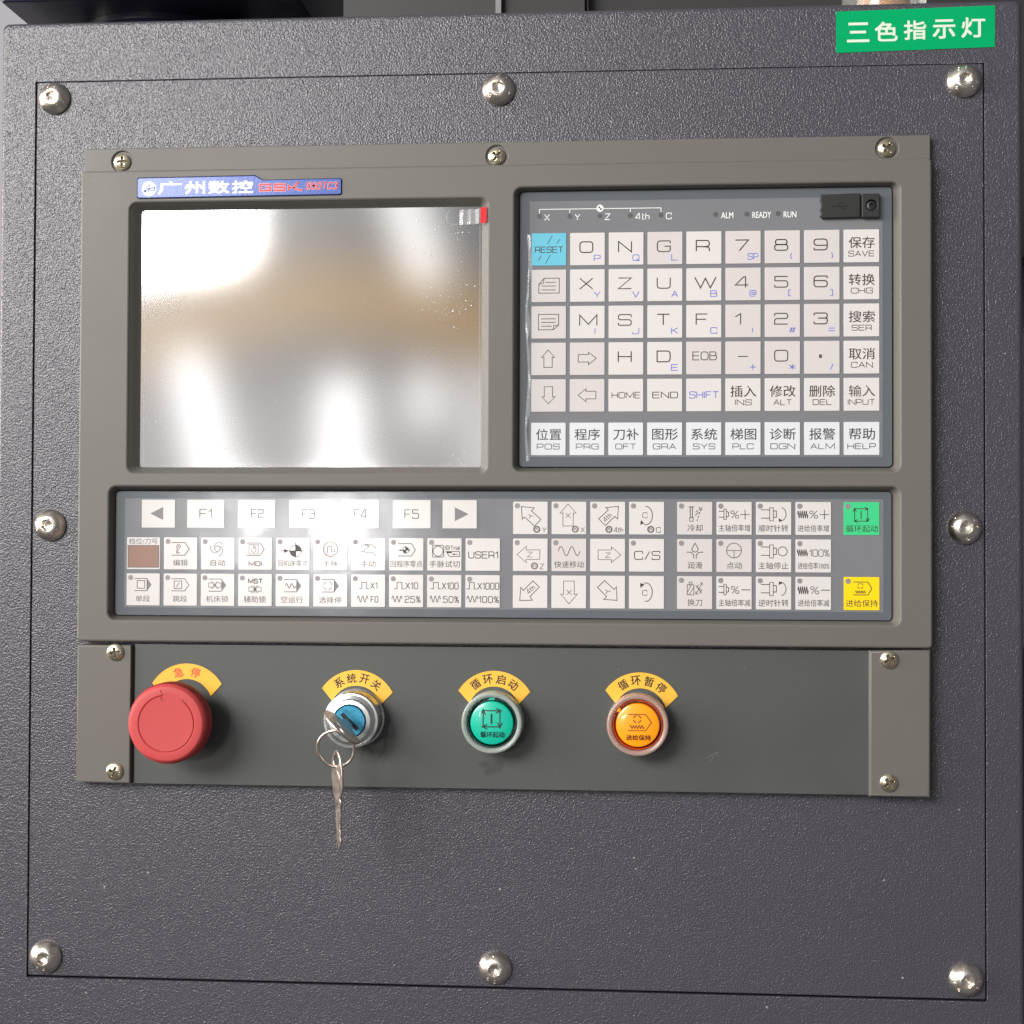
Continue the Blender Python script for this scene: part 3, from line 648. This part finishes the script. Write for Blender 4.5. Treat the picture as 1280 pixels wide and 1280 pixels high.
def _f(P):
    P.L([(795, 402), (855, 402), (860, 407), (860, 469), (855, 474), (795, 474), (790, 469), (790, 407)], .34, True); P.C(825, 438, 31, w=.34); P.C(883, 416, 13, w=.3); P.C(883, 416, 6, w=.2); P.M('Trial', 901, 403, 958, 430, .26)
    P.L([(875, 440), (958, 440), (958, 470), (895, 470)], .34, True); P.F([(878, 441), (910, 441), (910, 450), (884, 450)]); P.L([(948, 457), (915, 457)], .3); P.F([(926, 450), (912, 457), (926, 464)]); P.T('手脉试切', 772, 497, 960, 538)
fkey(FX[8], R2, (759, 358, 970, 558), 'white key with a Trial icon', _f)
fkey(FX[9], R2, (994, 358, 1206, 558), 'white key marked USER1', lambda P: P.M('USER1', 1010, 438, 1196, 482, .4, .32))
def _f(P): prog(P, 190, 270, 296, 608, 683, True); P.L([(207, 621), (254, 621), (254, 668), (207, 668)], .36, True); P.L([(268, 608), (268, 683)], .3); P.T('单段', 198, 712, 287, 752)
fkey(FX[0], R3, (141, 576, 347, 774), 'white key with an empty square in a pointed frame', _f, ink=INK2)
def _f(P): prog(P, 418, 500, 526, 608, 683); P.L([(435, 622), (482, 622), (482, 668), (435, 668)], .36, True); P.L([(448, 660), (468, 631)], .34); P.T('跳段', 427, 712, 515, 752)
fkey(FX[1], R3, (370, 576, 576, 774), 'white key with a struck square in a pointed frame', _f, ink=INK2)
def _f(P): prog(P, 648, 728, 756, 610, 685, True); lockarrows(P, 685, 647); P.T('机床锁', 632, 712, 769, 752)
fkey(FX[2], R3, (600, 577, 805, 775), 'white key with meeting arrows in a pointed frame', _f, ink=INK2)
def _f(P): P.M('MST', 888, 605, 980, 637, .5, .4); lockarrows(P, 932, 671); P.L([(932, 646), (932, 697)], .24); P.T('辅助锁', 862, 712, 1000, 754)
fkey(FX[3], R3, (828, 577, 1036, 775), 'white key marked MST', _f)
def _f(P): prog(P, 1110, 1190, 1218, 612, 687, True); P.wave(1118, 1182, 650, 14, 2); P.L([(1190, 612), (1190, 687)]); P.T('空运行', 1092, 714, 1228, 755)
fkey(FX[4], R3, (1060, 578, 1267, 776), 'white key with a wave in a pointed frame', _f, ink=INK2)
def _f(P):
    prog(P, 110, 190, 218, 612, 688, True); P.L([(190, 612), (190, 688)])
    for a in (10, 100, 190, 280): P.C(148, 650, 26, a, a+65, w=.34)
    P.T('选择停', 95, 718, 233, 757)
fkey(FX[5], R3, (60, 580, 268, 777), 'white key with a broken circle in a pointed frame', _f, ink=INK2)
for i, (rc, px, t, tb, wx, s, sb) in enumerate((((292, 581, 502, 779), 340, 'X1', (410, 628, 455, 670), (330, 397), 'F0', (413, 712, 460, 752)), ((525, 581, 736, 781), 556, 'X10', (625, 628, 705, 670), (542, 606), '25%', (622, 712, 720, 754)),
        ((759, 582, 970, 782), 779, 'X100', (848, 628, 952, 672), (776, 841), '50%', (857, 712, 955, 754)), ((994, 582, 1206, 783), 1000, 'X1000', (1068, 628, 1202, 672), (1003, 1071), '100%', (1075, 712, 1200, 754)))):
    def _f(P):
        P.L([(px, 668), (px+18, 668), (px+18, 629), (px+48, 629), (px+48, 668), (px+65, 668)], .34); P.M(t, *tb, w=.36, gap=.42); P.wave(wx[0], wx[1], 731, 19, 2.5, .34); P.M(s, *sb, w=.36, gap=.42)
    fkey(FX[6+i], R3, rc, 'white key marked '+t+' over '+s, _f)
# axis keys
AX = [217.9+19*i for i in range(4)]
def rot_txt(P, t, x, y, w, h, a):
    cx, cy = P.p(x, y); ca, sa = math.cos(math.radians(a)), math.sin(math.radians(a))
    tech(P.mb, t, -w/2, -h/2, w/2, h/2, ZI, P.ink, .27, .35, T=lambda q: (cx+q[0]*ca-q[1]*sa, cy+q[0]*sa+q[1]*ca))
def _f(P): P.L([(106, 163), (186, 172), (168, 190), (226, 244), (186, 285), (126, 228), (112, 242)], .34, True); P.L([(149, 213), (163, 222), (181, 222)], .28); P.L([(163, 222), (154, 237)], .28); P.wheel(201, 305); P.M('Y', 233, 292, 260, 325, .28)
fkey(AX[0], R1, (56, 133, 268, 335), 'white key with an arrow up left, marked Y', _f)
def _f(P): P.L([(393, 147), (443, 205), (425, 203), (425, 285), (361, 285), (361, 203), (342, 205)], .3, True); P.M('X', 376, 203, 410, 236, .26); P.wheel(438, 305); P.M('X', 470, 292, 497, 325, .28)
fkey(AX[1], R1, (292, 133, 506, 337), 'white key with an up arrow, marked X', _f, ink=INK2)
def _f(P): P.L([(703, 163), (698, 242), (681, 225), (623, 282), (581, 240), (641, 185), (625, 170)], .34, True); rot_txt(P, '4th', 634, 231, 4.6, 2.5, 42); P.wheel(645, 306); P.M('4th', 675, 292, 733, 325, .28)
fkey(AX[2], R1, (530, 134, 745, 337), 'white key with an arrow up right, marked 4th', _f)
def _f(P): P.C(872, 220, 41, -105, 92, .38, 57); P.F([(842, 248), (838, 278), (862, 268)]); P.M('C', 851, 200, 882, 236, .27); P.wheel(903, 306); P.M('C', 935, 292, 965, 326, .28)
fkey(AX[3], R1, (770, 134, 985, 338), 'white key with a clockwise C arrow', _f)
def _f(P): P.L([(80, 460), (138, 408), (136, 432), (220, 430), (220, 490), (136, 490), (138, 510)], .28, True); P.M('Z', 142, 443, 175, 477, .27); P.wheel(188, 530); P.M('Z', 220, 516, 246, 550, .27)
fkey(AX[0], R2, (56, 361, 268, 562), 'white key with a left arrow, marked Z', _f, ink=INK2)
def _f(P): P.wave(332, 467, 438, 28, 2, .36); P.T('快速移动', 308, 500, 492, 542)
fkey(AX[1], R2, (292, 361, 506, 563), 'pale key with a wave', _f, K_GREY, ink=INK2)
def _f(P): P.L([(720, 460), (660, 410), (661, 430), (578, 430), (578, 490), (661, 490), (660, 508)], .28, True); P.M('Z', 622, 446, 655, 478, .27)
fkey(AX[2], R2, (530, 361, 745, 563), 'white key with a right arrow, marked Z', _f, led=False, ink=INK2)
fkey(AX[3], R2, (770, 362, 985, 564), 'white key marked C/S', lambda P: P.M('C/S', 800, 436, 962, 492, .42, .35))
def _f(P): P.L([(98, 742), (104, 660), (120, 680), (178, 620), (218, 658), (160, 718), (176, 740)], .34, True); rot_txt(P, '4th', 165, 674, 4.6, 2.5, 42)
fkey(AX[0], R3, (56, 586, 268, 788), 'white key with an arrow down left, marked 4th', _f, led=False)
def _f(P): P.L([(400, 762), (452, 700), (432, 703), (432, 620), (367, 620), (367, 703), (348, 700)], .3, True); P.M('X', 383, 673, 418, 708, .27)
fkey(AX[1], R3, (292, 586, 506, 788), 'white key with a down arrow, marked X', _f, led=False, ink=INK2)
def _f(P): P.L([(696, 738), (692, 655), (678, 672), (618, 616), (575, 660), (632, 715), (614, 732)], .34, True); P.L([(624, 672), (637, 682), (656, 682)], .28); P.L([(637, 682), (628, 697)], .28)
fkey(AX[2], R3, (530, 587, 745, 788), 'white key with an arrow down right, marked Y', _f, led=False)
def _f(P): P.C(872, 688, 41, -95, 105, .38, 57); P.F([(840, 662), (838, 632), (866, 640)]); P.M('C', 851, 675, 882, 709, .27)
fkey(AX[3], R3, (770, 588, 985, 790), 'white key with an anticlockwise C arrow', _f, led=False)
# spindle, coolant and feed keys
SX = [298.3+19.05*i for i in range(4)]
def _f(P):
    P.L([(92, 148), (123, 148)], .36); P.L([(101, 148), (101, 208)]); P.L([(113, 148), (113, 208)]); P.L([(98, 208), (117, 208), (117, 228), (98, 228)], .3, True)
    for a, b, c, d in ((168, 150, 152, 162), (146, 166, 132, 178), (170, 160, 156, 170), (148, 178, 128, 196), (155, 176, 151, 190), (148, 198, 144, 210), (142, 216, 138, 228), (150, 148, 158, 170)): P.L([(a, b), (c, d)], .32)
    P.T('冷却', 85, 246, 170, 285)
fkey(SX[0], R1, (29, 120, 224, 303), 'pale key with a coolant spray icon', _f, K_GREY)
def _f(P): P.spindle_s(190); P.M('%', 324, 168, 370, 212, .32); P.L([(377, 190), (430, 190)], .34); P.L([(404, 163), (404, 217)], .34); P.T('主轴倍率增', 258, 246, 432, 285)
fkey(SX[1], R1, (246, 120, 441, 303), 'white key with a spindle icon, percent and plus', _f)
def _f(P): P.spindle(492, 188); P.C(600, 188, 31, -95, 80, .34, 37); P.F([(590, 210), (592, 232), (610, 222)]); P.T('顺时针转', 478, 247, 643, 286)
fkey(SX[2], R1, (464, 120, 660, 303), 'white key with a spindle icon and clockwise arrow', _f)
def _f(P): P.zig(692, 750, 190, 21, 5); P.M('%', 758, 168, 806, 212, .32); P.L([(815, 190), (868, 190)], .34); P.L([(842, 163), (842, 217)], .34); P.T('进给倍率增', 693, 248, 867, 286)
fkey(SX[3], R1, (681, 120, 879, 304), 'white key with a zigzag, percent and plus', _f)
def loop(P, x0, x1, y0, y1, bar=.7, w=.36, s=1.0):
    P.L([(x0, y0), (x1, y0)], w); P.L([(x1, y0), (x1, y1)], w); P.L([(x1, y1), (x0, y1)], w); P.L([(x0, y1), (x0, y0)], w)
    a = 16*s; b = 9*s
    P.L([(x1-a, y0-b), (x1+2, y0), (x1-a, y0+b)], w); P.L([(x1-b, y1-a), (x1, y1+2), (x1+b, y1-a)], w); P.L([(x0+a, y1-b), (x0-2, y1), (x0+a, y1+b)], w); P.L([(x0-b, y0+a), (x0, y0-2), (x0+b, y0+a)], w)
    m = (x0+x1)/2; P.L([(m, y0+12*s), (m, y1-12*s)], bar)
def _f(P): loop(P, 1007, 1079, 157, 226, .45); P.T('循环起动', 958, 248, 1136, 287)
fkey(378.55, R1, (947, 120, 1144, 304), 'green cycle start key', _f, K_GREEN)
def _f(P):
    P.L([(128, 348), (113, 374)]+arc(128, 380, 17, 17, 160, -20+40, 1)[:0]+[(128+17*math.cos(math.radians(a)), 380+17*math.sin(math.radians(a))) for a in range(200, -21, -20)]+[(143, 374)], .36, True)
    for k in (-1, 1): P.L([(128+k*46, 398), (128+k*22, 398), (128+k*7, 413), (128+k*7, 433)], .36)
    P.T('润滑', 86, 452, 168, 490)
fkey(SX[0], R2, (29, 325, 224, 507), 'pale key with an oil drop icon', _f, K_GREY)
def _f(P): P.C(343, 388, 41, w=.34); P.L([(302, 388), (384, 388)], .3); P.L([(343, 388), (343, 429)], .3); P.T('点动', 302, 452, 387, 490)
fkey(SX[1], R2, (246, 325, 441, 508), 'pale key with a divided circle', _f, K_GREY, ink=INK2)
def _f(P): P.spindle(492, 392); P.C(612, 392, 25, w=.36); P.T('主轴停止', 478, 452, 644, 491)
fkey(SX[2], R2, (464, 325, 660, 508), 'white key with a spindle icon and circle', _f)
def _f(P): P.zig(690, 748, 400, 19, 5); P.M('100%', 757, 381, 870, 421, .3); P.T('进给倍率100%', 693, 453, 870, 490)
fkey(SX[3], R2, (681, 326, 879, 508), 'white key with a zigzag and 100%', _f)
def _f(P):
    P.L([(85, 577), (122, 577), (122, 632), (85, 632)], .32, True); P.L([(96, 562), (111, 562), (111, 577), (96, 577)], .32, True); P.L([(86, 618), (106, 580)], .26); P.L([(96, 630), (121, 592)], .26)
    P.L([(133, 628), (168, 566)], .3); P.L([(156, 566), (168, 566), (168, 578)], .3); P.L([(134, 580), (166, 624)], .3); P.L([(150, 575), (138, 590), (166, 606), (150, 626)], .26); P.L([(133, 614), (133, 628), (146, 628)], .3); P.T('换刀', 86, 656, 168, 694)
fkey(SX[0], R3, (29, 529, 224, 711), 'pale key with a tool change icon', _f, K_GREY, ink=INK2)
def _f(P): P.spindle_s(603); P.M('%', 326, 582, 372, 625, .32); P.L([(383, 603), (433, 603)], .42); P.T('主轴倍率减', 258, 656, 434, 694)
fkey(SX[1], R3, (246, 529, 441, 711), 'white key with a spindle icon, percent and minus', _f)
def _f(P): P.spindle(492, 598); P.C(600, 598, 31, -80, 95, .34, 37); P.F([(590, 576), (592, 556), (612, 566)]); P.T('逆时针转', 478, 656, 645, 695)
fkey(SX[2], R3, (464, 530, 660, 712), 'white key with a spindle icon and anticlockwise arrow', _f)
def _f(P): P.zig(694, 752, 605, 21, 5); P.M('%', 764, 583, 812, 626, .32); P.L([(822, 604), (872, 604)], .42); P.T('进给倍率减', 694, 656, 869, 695)
fkey(SX[3], R3, (681, 530, 879, 713), 'white key with a zigzag, percent and minus', _f)
def _f(P):
    prog(P, 1000, 1082, 1104, 558, 630)
    for a in (10, 100, 190, 280): P.C(1040, 580, 15, a, a+65, w=.32)
    P.zig(1012, 1070, 614, 8, 6, .3); P.T('进给保持', 958, 657, 1137, 697)
fkey(378.55, R3, (947, 530, 1147, 715), 'yellow feed hold key', _f, K_YEL)

# ================================================================== the lower button panel
pan = thing('button_panel', (210, -319, 0), 'grey lower strip with four operating controls under the controller front', 'button panel')
mb = MB()
mb.plate(rrect(28.6, 390.6, -319.0, -249.6, .3, 2), [], .2, 6, .25, STEEL)
SCRATCH = mat('pale scratch', (110, 114, 113), .5); SMEAR = mat('dark greasy smear', (62, 65, 64), .4)
for q in (((312.5, -302.5), (316, -300.2), (318.6, -299.6)), ((314, -304.6), (316.2, -301)), ((317, -299), (318.2, -301.6)), ((330.4, -258), (331, -259.4)), ((270, -308), (271.4, -308.2)), ((216, -262), (216.2, -264))): mb.stroke(q, .22, 6.015, SCRATCH)
for x, y, rx, ry in ((205, -307, 3.2, 1.7), (208.6, -309, 3.6, 2.2), (211.8, -306.6, 2.6, 1.9), (206.4, -311, 2.0, 1.2)):
    mb.poly([(x+rx*math.cos(i*.35)*(1+.25*math.sin(i*1.9+x)), y+ry*math.sin(i*.35)*(1+.25*math.cos(i*2.3+y))) for i in range(18)], 6.01+.002*(x-205)/7, SMEAR)
mb.build('face_plate', pan)
mb = MB(); mb.plate([(-.2, -250.0), (27.4, -250.0), (27.4, -318.7), (-.2, -318.5)], [], .2, 8.6, .8, BEZEL); ec = mb.build('end_cap', pan)
mb = MB(); mb.box(27.0, 29.2, -318.2, -250.2, .3, 4.2, BEZEL); mb.build('cap_lip', pan)
mb = MB(); mb.plate([(390.0, -249.4), (419.2, -248.9), (418.9, -319.5), (390.0, -319.3)], [], .2, 8.6, 1.3, BEZEL); ec2 = mb.build('end_cap', pan)
for i, (p, e) in enumerate((((19.6, -253.6), ec), ((19.8, -312.8), ec), ((399.5, -253.8), ec2), ((399.2, -312.7), ec2))):
    clone(s0, e, (*p, 8.3), (.2, 1.3, 2.0, .6)[i])

# ================================================================== yellow arc labels
def legend(cx, cy, tilt, chars, ink, label, name='legend_label'):
    mb = MB(); a = math.radians
    o = arc(0, 0, 20.6, 20.6, 31, 149, 30) + arc(0, 0, 12.9, 12.9, 160, 20, 24)
    mb.plate(o, [], 0, .35, .05, YELLOW)
    n = len(chars); sp = 22.5 if n == 4 else 30
    for i, ch in enumerate(chars):
        th = a(90 - (i-(n-1)/2)*sp); px, py = 16.7*math.cos(th), 16.7*math.sin(th); r = th-PI/2; c, s = math.cos(r), math.sin(r)
        write(mb, ch, -2.35, -2.4, 2.35, 2.4, .39, ink, .14, T=lambda q: (px+q[0]*c-q[1]*s, py+q[0]*s+q[1]*c, q[2]))
    c, s = math.cos(a(tilt)), math.sin(a(tilt)); mb.v = [(x*c-y*s, x*s+y*c, z) for x, y, z in mb.v]
    return tag(mb.build(name, None, (cx, cy, 6.0)), label, 'label', 'yellow arc labels above the controls')
legend(55.3, -279.6, 0, '急停', RINK, 'yellow arc label with two red characters above the red mushroom button')
legend(140.6, -282.0, -3, '系统开关', LINK, 'yellow arc label with black characters above the key switch')
legend(209.0, -281.7, -.5, '循环启动', LINK, 'yellow arc label with black characters above the green button')
legend(280.4, -281.8, -4, '循环暂停', LINK, 'yellow arc label with black characters above the orange button')

# ================================================================== emergency stop
es = thing('emergency_stop_button', (53.6, -286.0, 6), 'large red mushroom emergency stop button at the left of the lower strip', 'stop button')
mb = MB(); mb.lathe([(13.5, 0), (13.5, 9), (12.5, 9.5), (12.0, 17), (0.001, 17)], BLACKP); mb.build('collar', es, (53.6, -286.0, 6))
mb = MB(); NA = 480
rr = [(0.001, 30.0), (6, 30.0), (10, 30.05), (12.6, 30.1), (13.2, 30.12), (13.45, 30.12), (13.65, 30.12), (13.9, 30.12), (14.15, 30.14), (14.5, 30.16), (17.2, 30.15), (18.2, 29.95), (18.9, 29.4), (19.4, 28.6), (19.6, 28.2), (19.75, 27.8), (19.95, 27.2), (20.0, 18), (19.2, 16.6), (14, 15.5)]
vs = []
for j, (r, z) in enumerate(rr):
    for i in range(NA):
        th = 2*PI*i/NA; dg = math.degrees(th); k = r; zz = z
        if j in (6, 7, 8) and not (47 < dg < 98): zz -= (.0, .42, .25)[j-6]*1.2
        if j in (15, 16, 17, 18): k += (.25 if i % 4 in (0, 1) else -.3)
        vs.append((k*.968*math.cos(th), k*.968*math.sin(th), zz))
mb.add(vs, [(j*NA+i, (j+1)*NA+i, (j+1)*NA+(i+1) % NA, j*NA+(i+1) % NA) for j in range(len(rr)-1) for i in range(NA)], ESTOP)
for pts in ([(-2.6, 16.4), (-2.9, 15.4), (-2.2, 14.6), (-1.5, 14.2), (-2.6, 13.9)], [(-2.4, 13.0), (-2.7, 12.0), (-1.9, 11.2)], [(8.4, 12.0), (7.9, 11.0), (8.6, 10.3), (9.6, 9.9)]):
    mb.tube([(x, y, 30.1) for x, y in pts], .19, ESTOP_D, 6)
mb.build('mushroom_head', es, (53.6, -286.0, 6), smooth=24)

# ================================================================== key switch with its keys
KC = (141.0, -284.6)
ks = thing('key_switch', (*KC, 6), 'silver ringed key switch with a blue lock face', 'key switch')
mb = MB()
mb.lathe([(14.2, 0), (14.2, 3), (13.6, 3.4), (13.5, 16.9), (13.2, 17.5), (12.3, 17.6), (12.0, 17.3), (10.6, 17.9), (10.3, 19.9), (10.0, 20.4), (8.2, 20.6), (7.95, 20.2), (7.9, 17)], SILVER, 80)
mb.build('switch_ring', ks, (*KC, 6), smooth=40)
mb = MB()
mb.lathe([(7.7, 17), (7.6, 20.6), (7.3, 21.0), (.001, 21.05)], LOCK, 64)
cs, sn = math.cos(math.radians(-44)), math.sin(math.radians(-44))
mb.poly([(x*cs-y*sn, x*sn+y*cs) for x, y in ((-5.2, -1.0), (5.6, -1.0), (5.6, 1.0), (-5.2, 1.0))], 21.12, DARK)
mb.build('lock_cylinder', ks, (*KC, 6), smooth=40)

def key_shape():
    """flat key outline in its own plane: u across, t from the bow (0) down the blade"""
    bow = [(10.2*math.sin(a)*(1.0), 12.4-12.4*math.cos(a)) for a in [math.radians(-158+316*i/30) for i in range(31)]]
    bow = [(-u, 24.8-t) for u, t in bow]
    return bow
def flat_key(mb, T, blade, m, bw=10.2):
    th = 1.1
    o = [(bw*math.cos(math.radians(a)), 12+12*math.sin(math.radians(a))) for a in range(-90+24, 270-23, 8)]
    hole = [(3.0*math.cos(math.radians(a)), 19+2.6*math.sin(math.radians(a))) for a in range(0, 360, 20)]
    mb.plate(o + [(-3.4, .6), (-3.4, -1.5), (-2.6, -2.2), (-2.6, -blade*.3), (-2.6, -blade), (-.4, -blade-2.4), (1.4, -blade), (1.9, -blade*.88), (1.2, -blade*.82), (2.0, -blade*.74), (1.1, -blade*.66), (2.0, -blade*.58), (1.3, -blade*.5), (2.3, -blade*.42), (2.6, -blade*.3), (2.6, -2.2), (3.4, -1.5), (3.4, .6)],
             [hole], -th/2, th/2, .3, m, T)
    # raised oval grip on both faces
    for z in (-.75, .45): mb.plate([(bw*.62*math.cos(math.radians(a)), 9.5+5.2*math.sin(math.radians(a))) for a in range(0, 360, 15)], [], z, z+.3, .12, m, T)
# key in the lock: its flat lies along the slot and the axis
mb = MB()
su = (cs, sn)
flat_key(mb, lambda p: (su[0]*p[0]+su[1]*p[2]*-1, su[1]*p[0]+su[0]*p[2], 30.5+p[1]), 9, KEYM, 11.0)
mb.v = [(x, y, z-6) for x, y, z in mb.v]
tag(mb.build('lock_key', None, (KC[0]+.4, KC[1]-.6, 12.5), smooth=40), 'nickel key standing in the blue lock of the key switch', 'key', 'keys of the key switch')
RC = (138.4, -295.4); RZ = 47.5
mb = MB()
ring = [(8.7*math.cos(2*PI*i/60), 8.7*math.sin(2*PI*i/60), 2.2*math.sin(2*PI*i/60)) for i in range(60)]
mb.tube(ring, .72, KEYM, 10, True)
tag(mb.build('key_ring', None, (*RC, RZ), smooth=60), 'thin round split ring hanging from the key in the lock', 'key ring')
mb = MB()
ya = math.radians(-54)
flat_key(mb, lambda p: (p[0]*math.cos(ya)+p[2]*math.sin(ya), p[1]-21.5, -p[0]*math.sin(ya)+p[2]*math.cos(ya)), 20, KEYM, 5.8)
t_ = math.radians(2.5); mb.v = [(x*math.cos(t_)-y*math.sin(t_), x*math.sin(t_)+y*math.cos(t_), z) for x, y, z in mb.v]
tag(mb.build('lock_key', None, (RC[0]+.2, RC[1]-3.4, RZ-1.8), smooth=40), 'loose nickel key hanging down from the split ring', 'key', 'keys of the key switch')

# ================================================================== push buttons
def push(x, y, lens, well, clear, label, sym, cj):
    t = thing('push_button', (x, y, 6), label, 'push button', 'round push buttons in clear guards')
    mb = MB(); mb.lathe([(14.6, 0), (14.6, 2.6), (12.6, 2.8), (.001, 2.8)], SILVER, 64); mb.build('base_ring', t, (x, y, 6), smooth=40)
    mb = MB(); mb.lathe([(12.0, 2.9), (12.0, 11.4), (11.8, 12.0), (11.5, 12.0), (11.2, 9.4), (10.9, 4), (12.0, 2.9)], well, 72); mb.build('inner_well', t, (x, y, 6), smooth=40)
    mb = MB(); mb.lathe([(14.8, 2.9), (14.8, 13.4), (14.5, 14.2), (14.0, 14.4), (12.8, 14.2), (12.4, 13.6), (12.2, 12.6), (12.1, 2.9), (14.8, 2.9)], clear, 80); mb.build('clear_guard', t, (x, y, 6), smooth=50)
    mb = MB(); mb.lathe([(10.5, 3), (10.5, 13.0), (10.2, 13.7), (9.4, 14.0), (5, 14.25), (.001, 14.3)], lens, 72)
    P = Pen(mb, (0, 0, 100, 100), 25, 25, mat('dark green lens print', (22, 50, 48), .4) if sym == 'loop' else mat('brown lens print', (112, 48, 14), .4)); n0 = len(mb.v)
    if sym == 'loop': loop(P, 33.5, 66, 26, 57, .9, .55, .5); P.T(cj, 28, 66, 75, 77.5, .1)
    else:
        prog(P, 31, 65, 76, 29, 60)
        for a in (10, 100, 190, 280): P.C(49, 38, 7, a, a+65, w=.5)
        P.zig(35, 62, 53, 3.6, 5, .45); P.T(cj, 28, 68, 75, 78.5, .1)
    mb.v[n0:] = [(a, b, 14.36-.0008*(a*a+b*b)) for a, b, c in mb.v[n0:]]
    mb.box(-1.5, 1.3, 11.0, 12.4, 9, 12.7, lens) if sym == 'loop' else mb.box(-10.0, -8.2, 6.2, 8.2, 9, 13.3, lens)
    mb.build('lens', t, (x, y, 6), smooth=40)
push(209.2, -285.3, TEAL, TEAL_D, CLEAR, 'green round push button in a clear guard ring', 'loop', '循环起动')
push(279.4, -285.5, ORANGE, ORANGE_D, CLEAR_O, 'orange round push button in a clear guard ring', 'hold', '进给保持')

# ================================================================== green sign
mb = MB(); so = [(375.4, 42.1), (451.6, 43.4), (451.7, 63.8), (375.4, 62.4)]
mb.plate(so, [], .42, .7, .03, GREEN)
sgx = lambda X: 375.4+(X-206)/(1113-206)*76.25
sgy = lambda X, Y: 62.4-(Y-68+(X-206)*37/907)/237*20.35+(X-206)/907*1.4
for ch, a, b, c, d in (('三', 268, 397, 130, 243), ('色', 428, 560, 125, 238), ('指', 594, 722, 118, 228), ('示', 758, 888, 112, 222), ('灯', 922, 1058, 100, 216)):
    m_ = (a+b)/2; write(mb, ch, sgx(a), sgy(m_, d), sgx(b), sgy(m_, c), .75, SIGN_W, .4)
mb.v = [(x-413, y-53, z) for x, y, z in mb.v]
tag(mb.build('indicator_sign', None, (413, 53, 0)), 'green sticker with five white characters at the top right corner of the cabinet', 'sign')

# ================================================================== above and behind the cabinet
tw = thing('signal_tower', (408, 66.4, -70), 'chrome based signal lamp tube standing on top of the cabinet', 'signal lamp')
def upright(prof, m, n=48):
    vs = []; 
    for r, h in prof: vs += [(r*math.cos(2*PI*i/n), h, r*math.sin(2*PI*i/n)) for i in range(n)]
    return vs, [(j*n+i, (j+1)*n+i, (j+1)*n+(i+1) % n, j*n+(i+1) % n) for j in range(len(prof)-1) for i in range(n)], m
mb = MB(); mb.add(*upright([(.01, 0), (28, 0), (28, 8), (27, 10.5), (24, 11.5), (.01, 11.5)], SILVER)); mb.build('lamp_base', tw, (408, 66.4, -70), smooth=40)
mb = MB(); mb.add(*upright([(22, 11.6), (22, 90), (21, 92), (.01, 92)], GLASS)); mb.build('lamp_tube', tw, (408, 66.4, -70), smooth=40)
mb = MB(); mb.add(*upright([(9, 11.6), (9, 80), (.01, 81)], AMBER)); mb.build('lamp_core', tw, (408, 66.4, -70), smooth=40)
ar = thing('support_arm', (30, 66.4, -60), 'dark support arm box joined to the top left of the cabinet', 'arm')
mb = MB(); mb.plate(rrect(-47, 107, -130, 0, 3), [], 0, 60, 1.2, ARM, T=lambda p: (p[0], 77.5+p[2], p[1])); mb.build('arm_box', ar, smooth=40)
mb = MB(); mb.v = []; 
vs, fs, m = upright([(47, 0), (47, 4), (44, 6), (42, 8), (42, 11.2)], ARM, 64); mb.add([(x+20, y+66.3, z-62) for x, y, z in vs], fs, m); mb.build('arm_flange', ar, smooth=40)
mb = MB(); mb.box(-400, 900, -900, 500, -520, -500, MACH_G); tag(mb.build('background_wall'), None, kind='structure')
mc = thing('machine_enclosure', (300, -900, -420), 'dark machine enclosure sheets standing behind the cabinet', 'machine')
mb = MB(); mb.box(20, 236, -80, 460, -420, -380, MACH); mb.build('side_sheet', mc)
mb = MB(); mb.box(238, 1000, 10, 460, -440, -400, MACH); mb.box(238, 1000, -900, -272, -440, -400, MACH); mb.build('cover_sheet', mc)
mb = MB(); mb.box(172, 176, -80, 460, -379.6, -372, MACH_G); mb.build('sheet_fold', mc)
